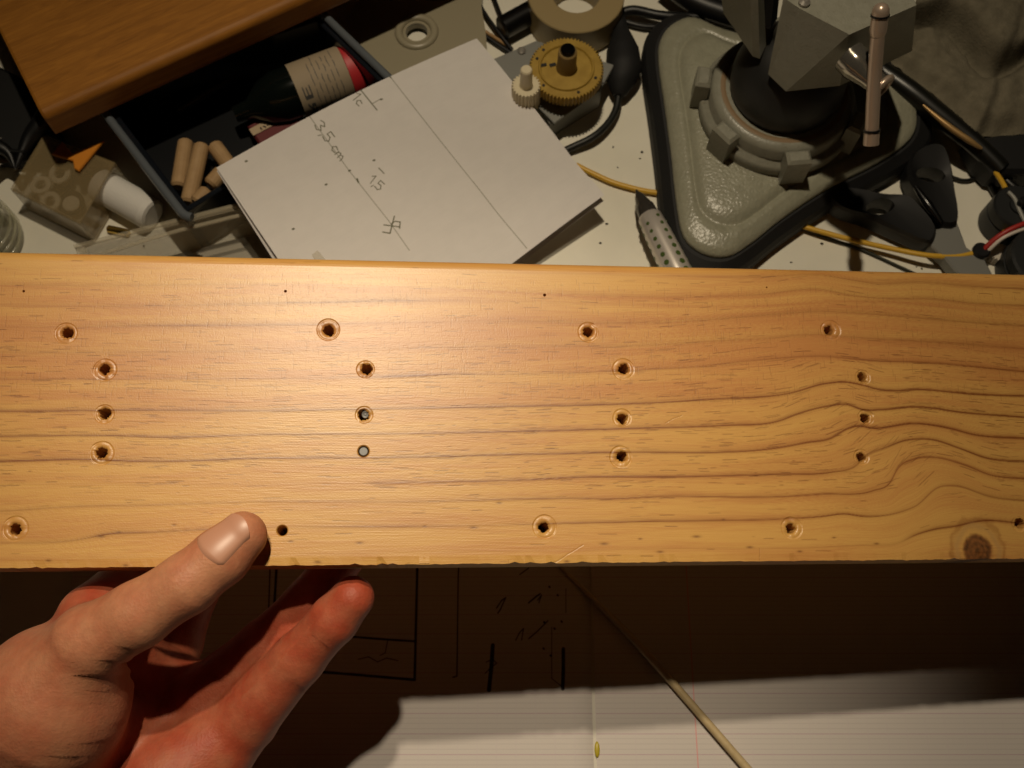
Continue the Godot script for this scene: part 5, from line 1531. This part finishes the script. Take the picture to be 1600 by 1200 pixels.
func gears_and_cables() -> void:
	# gear train on a sheet-metal plate
	var c := Vector3(0.02695, 0.03, -0.3159)
	var train := thing("gear_train", "amber plastic gear and white pinion on a grey metal plate", "gears", Vector3(c.x, 0, c.z))
	var s := Mesher.new()
	s.slab([Vector2(-0.01051, -0.33144), Vector2(0.01258, -0.34344), Vector2(0.05242, -0.32828), Vector2(0.04474, -0.31265), Vector2(0.02111, -0.29282)], 0.014, 0.0165, 0.0004)
	var plate := put("mounting_plate", s, M.dull_steel, train)
	s = Mesher.new()
	s.slab([Vector2(0.01882, -0.29461), Vector2(0.04536, -0.31391), Vector2(0.04284, -0.31783), Vector2(0.01628, -0.29996)], 0.0, 0.0138, 0.0003)
	put("bracket", s, M.dull_steel, plate)
	for p in [Vector3(0.00718, 0.0167, -0.32143), Vector3(0.00494, 0.0167, -0.33646)]:
		s = Mesher.new()
		s.lathe([Vector2(0.0022, 0.0), Vector2(0.0022, 0.0008), Vector2(0.0012, 0.0014), Vector2(0, 0.0014)], Transform3D(Basis(), p), 14)
		put("rivet", s, M.steel, plate)
	var amber := mottle(mat(Color.WHITE, 0.42), M.coarse, 24.0, lin(0.30, 0.185, 0.025), lin(0.40, 0.26, 0.045))
	s = Mesher.new()
	gear(s, 62, 0.0185, 0.0010, 0.024, 0.030, Transform3D(Basis(), Vector3(c.x, 0, c.z)))
	var big := put("large_gear", s, amber, train)
	s = Mesher.new()
	s.lathe([Vector2(0.0125, 0.0302), Vector2(0.0130, 0.0310), Vector2(0.0136, 0.0310), Vector2(0.0140, 0.0302), Vector2(0.0125, 0.0302)], Transform3D(Basis(), Vector3(c.x, 0, c.z)), 48, 1)
	put("rib", s, amber, big)
	s = Mesher.new()
	s.lathe([Vector2(0.0052, 0.0302), Vector2(0.0048, 0.033), Vector2(0.0046, 0.042), Vector2(0.0040, 0.0425)], Transform3D(Basis(), Vector3(c.x, 0, c.z)), 28, 1)
	put("hub", s, mat(lin(0.20, 0.13, 0.04), 0.5), big)
	s = Mesher.new()
	s.lathe([Vector2(0.0036, 0.016), Vector2(0.0036, 0.0440), Vector2(0.0030, 0.0448), Vector2(0.0, 0.0450)], Transform3D(Basis(), Vector3(c.x, 0, c.z)), 20, 1)
	put("shaft", s, mat(Color(0.07, 0.065, 0.06), 0.2, 0.6), big)
	for a in [3.5, 3.9, 0.4, 1.2, 2.4]:
		s = Mesher.new()
		s.lathe([Vector2(0.0008, 0.0298), Vector2(0.0008, 0.0303), Vector2(0.0, 0.0303)], Transform3D(Basis(), Vector3(c.x + cos(a) * 0.0155, 0, c.z + sin(a) * 0.0155)), 10)
		put("mould_mark", s, mat(Color(0.10, 0.07, 0.03), 0.6), big)
	for a in [[-1.9, 0.0085], [-2.35, 0.0105]]:
		s = Mesher.new()
		s.box(Vector3(0.0032, 0.0006, 0.0018), 0.0, Transform3D(Basis(Vector3.UP, 0.3), Vector3(c.x - absf(cos(a[0])) * a[1] - 0.004, 0.0298, c.z + sin(a[0]) * a[1] * 0.2)))
		put("slot_mark", s, mat(Color(0.06, 0.045, 0.02), 0.6), big)
	var pc := Vector3(0.00692, 0.03, -0.3053)
	s = Mesher.new()
	gear(s, 24, 0.0072, 0.0009, 0.0168, 0.0305, Transform3D(Basis(), Vector3(pc.x, 0, pc.z)))
	var ivory := mat(lin(0.66, 0.58, 0.40), 0.45)
	var pin := put("pinion", s, ivory, train)
	s = Mesher.new()
	s.lathe([Vector2(0.0034, 0.0306), Vector2(0.0031, 0.0318), Vector2(0.0029, 0.0420), Vector2(0.0024, 0.0428), Vector2(0, 0.0428)], Transform3D(Basis(), Vector3(pc.x, 0, pc.z)), 20, 1)
	put("spindle", s, ivory, pin)
	# the tape roll behind the gears
	var tc := Vector3(0.0337, 0, -0.37162)
	s = Mesher.new()
	s.lathe([Vector2(0.0125, 0.0005), Vector2(0.0250, 0.0005), Vector2(0.0255, 0.001), Vector2(0.0255, 0.0185), Vector2(0.0250, 0.019), Vector2(0.0130, 0.019), Vector2(0.0125, 0.0185), Vector2(0.0125, 0.0005)], Transform3D(Basis(), tc), 56, 1)
	tag(put("tape_roll", s, mat(lin(0.30, 0.225, 0.105), 0.45)), "beige roll of tape lying behind the amber gear", "tape roll")
	# black test lead with a clip boot
	var lead := thing("test_lead", "black cable with a swollen rubber clip boot beside the vise base", "cable", Vector3(0.05867, 0.006, -0.33278))
	s = Mesher.new()
	s.tube([Vector3(0.05632, 0.006, -0.36992), Vector3(0.05764, 0.008, -0.3557), Vector3(0.05806, 0.009, -0.34258), Vector3(0.05783, 0.01, -0.33051), Vector3(0.05633, 0.009, -0.32331), Vector3(0.05527, 0.007, -0.3161)], [0.0035, 0.0045, 0.0085, 0.0095, 0.0075, 0.003], 18, 5)
	put("boot", s, M.rubber, lead)
	s = Mesher.new()
	s.tube([Vector3(0.05533, 0.007, -0.31767), Vector3(0.05343, 0.006, -0.3082), Vector3(0.04853, 0.006, -0.29928), Vector3(0.04077, 0.006, -0.29161), Vector3(0.02936, 0.004, -0.28647), Vector3(0.013, 0.003, -0.27842)], [0.0019], 10, 5)
	put("wire", s, mat(Color(0.06, 0.065, 0.045), 0.5), lead)
	s = Mesher.new()
	s.tube([Vector3(0.05766, 0.006, -0.36908), Vector3(0.06517, 0.007, -0.37076), Vector3(0.07854, 0.008, -0.36654), Vector3(0.09383, 0.008, -0.36528), Vector3(0.11268, 0.008, -0.36654), Vector3(0.13736, 0.006, -0.36992)], [0.0026], 10, 5)
	put("wire", s, M.black, lead)
	s = Mesher.new()
	s.tube([Vector3(0.06063, 0.003, -0.36654), Vector3(0.07219, 0.003, -0.36317), Vector3(0.08942, 0.003, -0.36401), Vector3(0.1069, 0.003, -0.36824), Vector3(0.13122, 0.003, -0.37036)], [0.0016], 8, 5)
	tag(put("black_wire", s, M.black), "thin black wire running behind the grey vise base", "wire")
	s = Mesher.new()
	s.tube([Vector3(0.08239, 0.012, -0.38594), Vector3(0.09534, 0.012, -0.3732), Vector3(0.11176, 0.012, -0.36481), Vector3(0.13474, 0.012, -0.35652)], [0.006], 12, 5)
	tag(put("power_cord", s, M.black), "thick black cord passing behind the vise jaws", "cord")
	# black cylinder with leads beyond the paper
	var k0 := Vector3(-0.00509, 0.008, -0.35818)
	var k1 := Vector3(0.01991, 0.008, -0.37498)
	s = Mesher.new()
	s.lathe([Vector2(0.0045, -0.001), Vector2(0.0062, 0.0), Vector2(0.0062, k0.distance_to(k1)), Vector2(0.0, k0.distance_to(k1))], along(k1 - k0, k0), 28, 1)
	tag(put("capacitor", s, mat(Color(0.035, 0.032, 0.03), 0.3)), "black cylindrical capacitor lying beside the tape roll", "capacitor")
	for w in [[[Vector3(-0.02267, 0.004, -0.38881), Vector3(-0.01483, 0.004, -0.37163), Vector3(-0.00684, 0.004, -0.35815), Vector3(0, 0.003, -0.34817)], 0.0011, "thin black wire reaching down to the metal gear plate"], [[Vector3(-0.01221, 0.004, -0.38881), Vector3(-0.00794, 0.005, -0.37503), Vector3(-0.00479, 0.006, -0.36403)], 0.0010, "thin black wire ending at the black capacitor"], [[Vector3(-0.01789, 0.002, -0.36148), Vector3(-0.00958, 0.002, -0.35395), Vector3(0, 0.002, -0.34649)], 0.0012, "short dark wire beside the plastic plate's corner"]]:
		s = Mesher.new()
		s.tube(w[0], [w[1]], 8, 5)
		tag(put("thin_wire", s, M.black), w[2], "wire", "thin dark wires beyond the paper")
	s = Mesher.new()
	s.tube([Vector3(-0.01652, 0.002, -0.36232), Vector3(-0.00961, 0.002, -0.35728), Vector3(0, 0.002, -0.34979)], [0.0010], 8, 3)
	tag(put("tan_wire", s, mat(lin(0.34, 0.2, 0.08), 0.5)), "tan insulated wire next to the metal gear plate", "wire")


func right_things() -> void:
	# dotted pen
	var a := Vector3(0.06112, 0.012, -0.25736)
	var b := Vector3(0.06544, 0.013, -0.24463)
	var e := Vector3(0.09118, 0.017, -0.17587)
	var pen := thing("dotted_pen", "silver ballpoint pen with green dots leaning on the vise base", "pen", a)
	var fr := along(e - a, a)
	var L := a.distance_to(e)
	var lt := 0.0155
	var s := Mesher.new()
	s.lathe([Vector2(0.0006, 0.0), Vector2(0.0010, 0.0015), Vector2(0.0024, 0.004), Vector2(0.0042, 0.0100), Vector2(0.0046, 0.0105), Vector2(0.0049, lt)], fr, 28, 0)
	put("tip", s, mat(Color(0.30, 0.28, 0.26), 0.25, 0.5), pen)
	s = Mesher.new()
	s.lathe([Vector2(0.0049, lt), Vector2(0.0058, lt + 0.0012), Vector2(0.0065, lt + 0.012), Vector2(0.0070, lt + 0.03), Vector2(0.0070, L - 0.002), Vector2(0.005, L)], fr, 36, 0)
	var barrel := put("barrel", s, mat(Color(0.80, 0.77, 0.74), 0.3, 0.45), pen)
	var green := mat(lin(0.05, 0.085, 0.012), 0.5)
	for row in 6:
		for k in 9:
			var y := lt + 0.0045 + 0.0046 * k + (0.0023 if row % 2 else 0.0)
			var ang := TAU * row / 6.0 + 0.35
			var rad := 0.0060 + 0.0008 * clampf((y - lt) / 0.03, 0.0, 1.0) + 0.00022
			var r := 0.00085 + 0.00010 * k
			s = Mesher.new()
			var out := fr.basis * Vector3(cos(ang), 0, sin(ang))
			s.lathe([Vector2(r, -0.0004), Vector2(r, 0.00005), Vector2(r * 0.7, 0.00012), Vector2(0, 0.00012)], along(out, fr * Vector3(cos(ang) * rad, y, sin(ang) * rad)), 12)
			put("dot", s, green, barrel)
	# yellow wires
	s = Mesher.new()
	s.tube([Vector3(0.03256, 0.002, -0.27792), Vector3(0.04217, 0.002, -0.27229), Vector3(0.05173, 0.002, -0.26745), Vector3(0.06448, 0.002, -0.26338), Vector3(0.07406, 0.002, -0.26153)], [0.0014], 10, 5)
	tag(put("yellow_wire", s, M.yellow_wire), "short run of yellow wire between the paper and the vise base", "wire", "yellow wires")
	s = Mesher.new()
	s.tube([Vector3(0.13667, 0.003, -0.2453), Vector3(0.1461, 0.004, -0.24081), Vector3(0.16342, 0.005, -0.23458), Vector3(0.18426, 0.006, -0.22842), Vector3(0.20129, 0.0085, -0.22329), Vector3(0.21647, 0.009, -0.22269), Vector3(0.22898, 0.01, -0.22632), Vector3(0.23788, 0.012, -0.23324), Vector3(0.24025, 0.017, -0.24269), Vector3(0.24018, 0.017, -0.25507), Vector3(0.23731, 0.013, -0.27021), Vector3(0.23157, 0.01, -0.28177), Vector3(0.22433, 0.008, -0.29217)], [0.0013], 10, 6)
	tag(put("yellow_wire", s, M.yellow_wire), "long yellow wire looping over the pliers and up past black motors", "wire", "yellow wires")
	s = Mesher.new()
	s.tube([Vector3(0.14481, 0.001, -0.24174), Vector3(0.1585, 0.001, -0.23602), Vector3(0.17358, 0.001, -0.22964), Vector3(0.19182, 0.001, -0.21982), Vector3(0.21728, 0.001, -0.20603)], [0.0008], 8, 4)
	tag(put("green_wire", s, mat(Color(0.10, 0.115, 0.05), 0.5)), "thin dark green wire below the yellow one on the desk", "wire")
	# pliers
	var pl := thing("pliers", "pliers with flat black handles and a grey steel joint", "pliers", Vector3(0.21328, 0.005, -0.23176))
	var grip := mat(Color(0.04, 0.04, 0.042), 0.5)
	var holes_at := [Vector2(0.17991, -0.24782), Vector2(0.20718, -0.26582)]
	var hi := 0
	for h in [
		[Vector2(0.15405, -0.25712), Vector2(0.16679, -0.25857), Vector2(0.18279, -0.25568), Vector2(0.19453, -0.25425), Vector2(0.19916, -0.24924), Vector2(0.20596, -0.23583), Vector2(0.20054, -0.22611), Vector2(0.19724, -0.22888), Vector2(0.18573, -0.23514), Vector2(0.17266, -0.24215), Vector2(0.15984, -0.24711)],
		[Vector2(0.19597, -0.26948), Vector2(0.20195, -0.28055), Vector2(0.21464, -0.28428), Vector2(0.2182, -0.27389), Vector2(0.21822, -0.26146), Vector2(0.21703, -0.23934), Vector2(0.21019, -0.23723), Vector2(0.20782, -0.23793), Vector2(0.2035, -0.24675), Vector2(0.19912, -0.25568), Vector2(0.19677, -0.26146)]]:
		# each handle is a slab with an oval opening
		var ring_o := closed_curve(h, 3)
		var cc: Vector2 = holes_at[hi]
		var rr := [[], [], [], [], []]
		for j in 60:
			var ang := TAU * j / 60
			var dir := Vector2(cos(ang), sin(ang))
			var far := 0.0
			for i in ring_o.size():
				var hit = Geometry2D.segment_intersects_segment(cc, cc + dir * 0.2, ring_o[i], ring_o[(i + 1) % ring_o.size()])
				if hit != null:
					far = maxf(far, cc.distance_to(hit))
			var op := cc + Vector2(dir.x * 0.0072, dir.y * 0.0042).rotated(-0.25 if hi == 0 else 0.1)
			var fo := cc + dir * far
			for q in [[0, op, 0.003], [1, op, 0.0125], [2, cc + dir * maxf(far - 0.0015, 0.004), 0.0135], [3, fo, 0.0115], [4, fo, 0.003]]:
				rr[q[0]].append(Vector3(q[1].x, q[2], q[1].y))
		s = Mesher.new()
		rr.append(rr[0])
		s.loft(rr, 1, false, false)
		put("handle", s, grip, pl)
		hi += 1
	s = Mesher.new()
	s.slab([Vector2(0.20033, -0.22995), Vector2(0.20661, -0.23694), Vector2(0.21773, -0.24046), Vector2(0.22002, -0.22717), Vector2(0.22329, -0.22441), Vector2(0.22766, -0.22097), Vector2(0.23165, -0.20804), Vector2(0.22197, -0.20468), Vector2(0.21298, -0.21346), Vector2(0.20859, -0.22097)], 0.002, 0.010, 0.0008)
	var joint := put("joint", s, M.dull_steel, pl)
	s = Mesher.new()
	s.lathe([Vector2(0.0042, 0.010), Vector2(0.0042, 0.0114), Vector2(0.0034, 0.0122), Vector2(0, 0.0122)], Transform3D(Basis(), Vector3(0.22622, 0, -0.22452)), 24)
	put("rivet", s, M.black, joint)
	s = Mesher.new()
	s.tube([Vector3(0.19757, 0.0145, -0.25766), Vector3(0.20241, 0.0145, -0.24766), Vector3(0.20798, 0.0135, -0.23836)], [0.0012, 0.0022, 0.0012], 10, 4)
	put("grip_ridge", s, mat(Color(0.05, 0.05, 0.05), 0.25), pl)
	# two small motors with black housings
	for mo in [[Vector3(0.24406, 0, -0.24446), 0.0118, 0.019, "upper small black motor with a stub shaft beside the yellow wire"], [Vector3(0.25271, 0, -0.21754), 0.0165, 0.019, "lower larger black motor beside the board's upper edge"]]:
		var mt := thing("motor", mo[3], "motor", mo[0], "small black motors")
		s = Mesher.new()
		var r: float = mo[1]
		var h: float = mo[2]
		s.lathe([Vector2(r * 0.96, 0.0005), Vector2(r, 0.001), Vector2(r, h * 0.55), Vector2(r * 0.9, h * 0.56), Vector2(r * 0.9, h * 0.62), Vector2(r, h * 0.63), Vector2(r, h - 0.001), Vector2(r * 0.93, h), Vector2(r * 0.4, h), Vector2(r * 0.38, h + 0.001), Vector2(r * 0.2, h + 0.001)], Transform3D(Basis(), mo[0]), 36, 1)
		put("housing", s, mat(Color(0.10, 0.105, 0.105), 0.5), mt)
		s = Mesher.new()
		s.lathe([Vector2(0.0022, h), Vector2(0.0022, h + 0.005), Vector2(0.0016, h + 0.0056), Vector2(0, h + 0.0056)], Transform3D(Basis(), mo[0]), 16, 1)
		put("shaft", s, M.black, mt)
	s = Mesher.new()
	gear(s, 18, 0.0048, 0.0008, 0.0005, 0.006, Transform3D(Basis(), Vector3(0.23728, 0, -0.22663)))
	tag(put("small_white_gear", s, mat(lin(0.55, 0.5, 0.42), 0.5)), "small white toothed gear beside the red and white wires", "gear")
	for w in [[[Vector3(0.25691, 0.02, -0.23749), Vector3(0.24572, 0.02, -0.23472), Vector3(0.23595, 0.018, -0.231), Vector3(0.22926, 0.013, -0.2268), Vector3(0.22625, 0.009, -0.222), Vector3(0.2248, 0.006, -0.21047)], 0.0013, lin(0.36, 0.02, 0.015), "red wire twisted with a white one next to the motors"], [[Vector3(0.25676, 0.019, -0.2339), Vector3(0.24641, 0.0185, -0.2328), Vector3(0.23543, 0.017, -0.22879), Vector3(0.23011, 0.0125, -0.225), Vector3(0.22775, 0.0085, -0.22225), Vector3(0.22325, 0.006, -0.21047)], 0.0010, lin(0.62, 0.55, 0.48), "white wire twisted with a red one next to the motors"]]:
		s = Mesher.new()
		s.tube(w[0], [w[1]], 10, 5)
		tag(put("motor_wire", s, mat(w[2], 0.45)), w[3], "wire")
	s = Mesher.new()
	s.tube([Vector3(0.23942, 0.02, -0.25149), Vector3(0.24208, 0.02, -0.24726), Vector3(0.24407, 0.02, -0.23749), Vector3(0.25309, 0.018, -0.21131)], [0.0010], 8, 4)
	tag(put("grey_wire", s, mat(lin(0.3, 0.3, 0.27), 0.45)), "pale grey wire lying over the upper black motor", "wire")
	# dark long-nosed tool and probes that lie under the rag
	var tool_ := thing("soldering_tool", "dark long-handled tool with a brass strip lying below the rag", "tool", Vector3(0.2158, 0.01, -0.30613))
	s = Mesher.new()
	s.tube([Vector3(0.18567, 0.02, -0.32282), Vector3(0.19946, 0.02, -0.30967), Vector3(0.21433, 0.018, -0.29589), Vector3(0.22904, 0.016, -0.28229), Vector3(0.24183, 0.014, -0.26775)], [0.005, 0.0055, 0.0055, 0.005, 0.0045], 14, 4)
	put("handle", s, mat(Color(0.075, 0.075, 0.06), 0.35), tool_)
	s = Mesher.new()
	s.tube([Vector3(0.20316, 0.0245, -0.29805), Vector3(0.21391, 0.0235, -0.28684), Vector3(0.22408, 0.0225, -0.27869), Vector3(0.23015, 0.021, -0.2753)], [0.0005, 0.0016, 0.0015, 0.0006], 10, 4)
	put("brass_strip", s, mat(lin(0.42, 0.26, 0.10), 0.4, 0.4), tool_)
	for w in [[[Vector3(0.23008, 0.003, -0.28408), Vector3(0.23793, 0.003, -0.27205), Vector3(0.24419, 0.003, -0.25727)], 0.0018, "dark probe lying between pliers and upper motor"], [[Vector3(0.23874, 0.008, -0.28083), Vector3(0.24591, 0.008, -0.26599), Vector3(0.25388, 0.008, -0.25686), Vector3(0.2674, 0.008, -0.24428)], 0.0022, "dark probe passing behind the yellow loop"], [[Vector3(0.21327, 0.002, -0.27792), Vector3(0.21998, 0.002, -0.27267), Vector3(0.22816, 0.002, -0.26894), Vector3(0.23596, 0.002, -0.27117), Vector3(0.2394, 0.002, -0.27642)], 0.0009, "thin black wire arc beside the pliers' upper handle"]]:
		s = Mesher.new()
		s.tube(w[0], [w[1]], 10, 4)
		tag(put("dark_probe", s, mat(Color(0.06, 0.06, 0.05), 0.4)), w[2], "probe", "dark probes and wires by the motors")
	s = Mesher.new()
	s.slab([Vector2(0.22787, -0.2859), Vector2(0.26654, -0.28962), Vector2(0.26824, -0.26506), Vector2(0.23705, -0.26506), Vector2(0.23148, -0.27303)], 0.0005, 0.016, 0.002)
	tag(put("black_box", s, mat(Color(0.025, 0.025, 0.027), 0.6)), "flat black plastic box under the hem of the rag", "box")
	s = Mesher.new()
	s.slab([Vector2(0.22316, -0.2995), Vector2(0.23111, -0.30415), Vector2(0.23613, -0.2941), Vector2(0.22951, -0.28951)], 0.0005, 0.006, 0.001)
	tag(put("pale_block", s, mat(lin(0.45, 0.42, 0.33), 0.5)), "small pale plastic block under the dark tool", "block")
	# grey rag with folds
	var wn := FastNoiseLite.new()
	wn.seed = 21
	wn.frequency = 26.0
	wn.fractal_octaves = 3
	var g0 := Vector3(0.19186, 0.022, -0.32596)
	var g1 := Vector3(0.21517, 0.022, -0.38112)
	var g2 := Vector3(0.30426, 0.022, -0.38959)
	var g3 := Vector3(0.22874, 0.022, -0.28491)
	var g4 := Vector3(0.29091, 0.022, -0.2901)
	var cloth := func(u: float, v: float) -> Vector3:
		# u runs from the corner by the vise screw along the hem, v away from it towards the back of the desk
		var near: Vector3 = g0.lerp(g3, minf(u * 2.0, 1.0)) if u < 0.5 else g3.lerp(g4, (u - 0.5) * 2.0)
		var p: Vector3 = near.lerp(g1.lerp(g2, u), v)
		var fold := 0.5 + 0.10 * sin(u * 9.0) - 0.35 * maxf(0.0, 0.25 - u)
		p.y += 0.010 * smoothstep(fold - 0.02, fold + 0.05, v) - 0.009 * exp(-pow((v - fold + 0.05) / 0.05, 2.0))
		p.y += 0.006 * smoothstep(0.03, -0.03, u - 0.52 - 0.10 * v) * (1.0 - v)
		p.y += 0.0035 * wn.get_noise_2d(p.x, p.z) + 0.0012 * wn.get_noise_2d(p.x * 4.0, p.z * 4.0)
		p.y -= 0.006 * smoothstep(0.12, 0.0, v)
		return p
	var rag := grain(mottle(mat(Color.WHITE, 0.95, 0.0, 0.2), M.coarse, 14.0, lin(0.13, 0.115, 0.08), lin(0.20, 0.175, 0.125)), M.fine, 30.0, 0.03)
	var under := func(u: float, v: float) -> Vector3:
		return cloth.call(1.0 - u, v) - Vector3(0, 0.0015, 0)
	tag(put("grey_rag", sheet(cloth, 70, 50), rag), "crumpled grey cloth rag lying behind the vise screw", "rag")
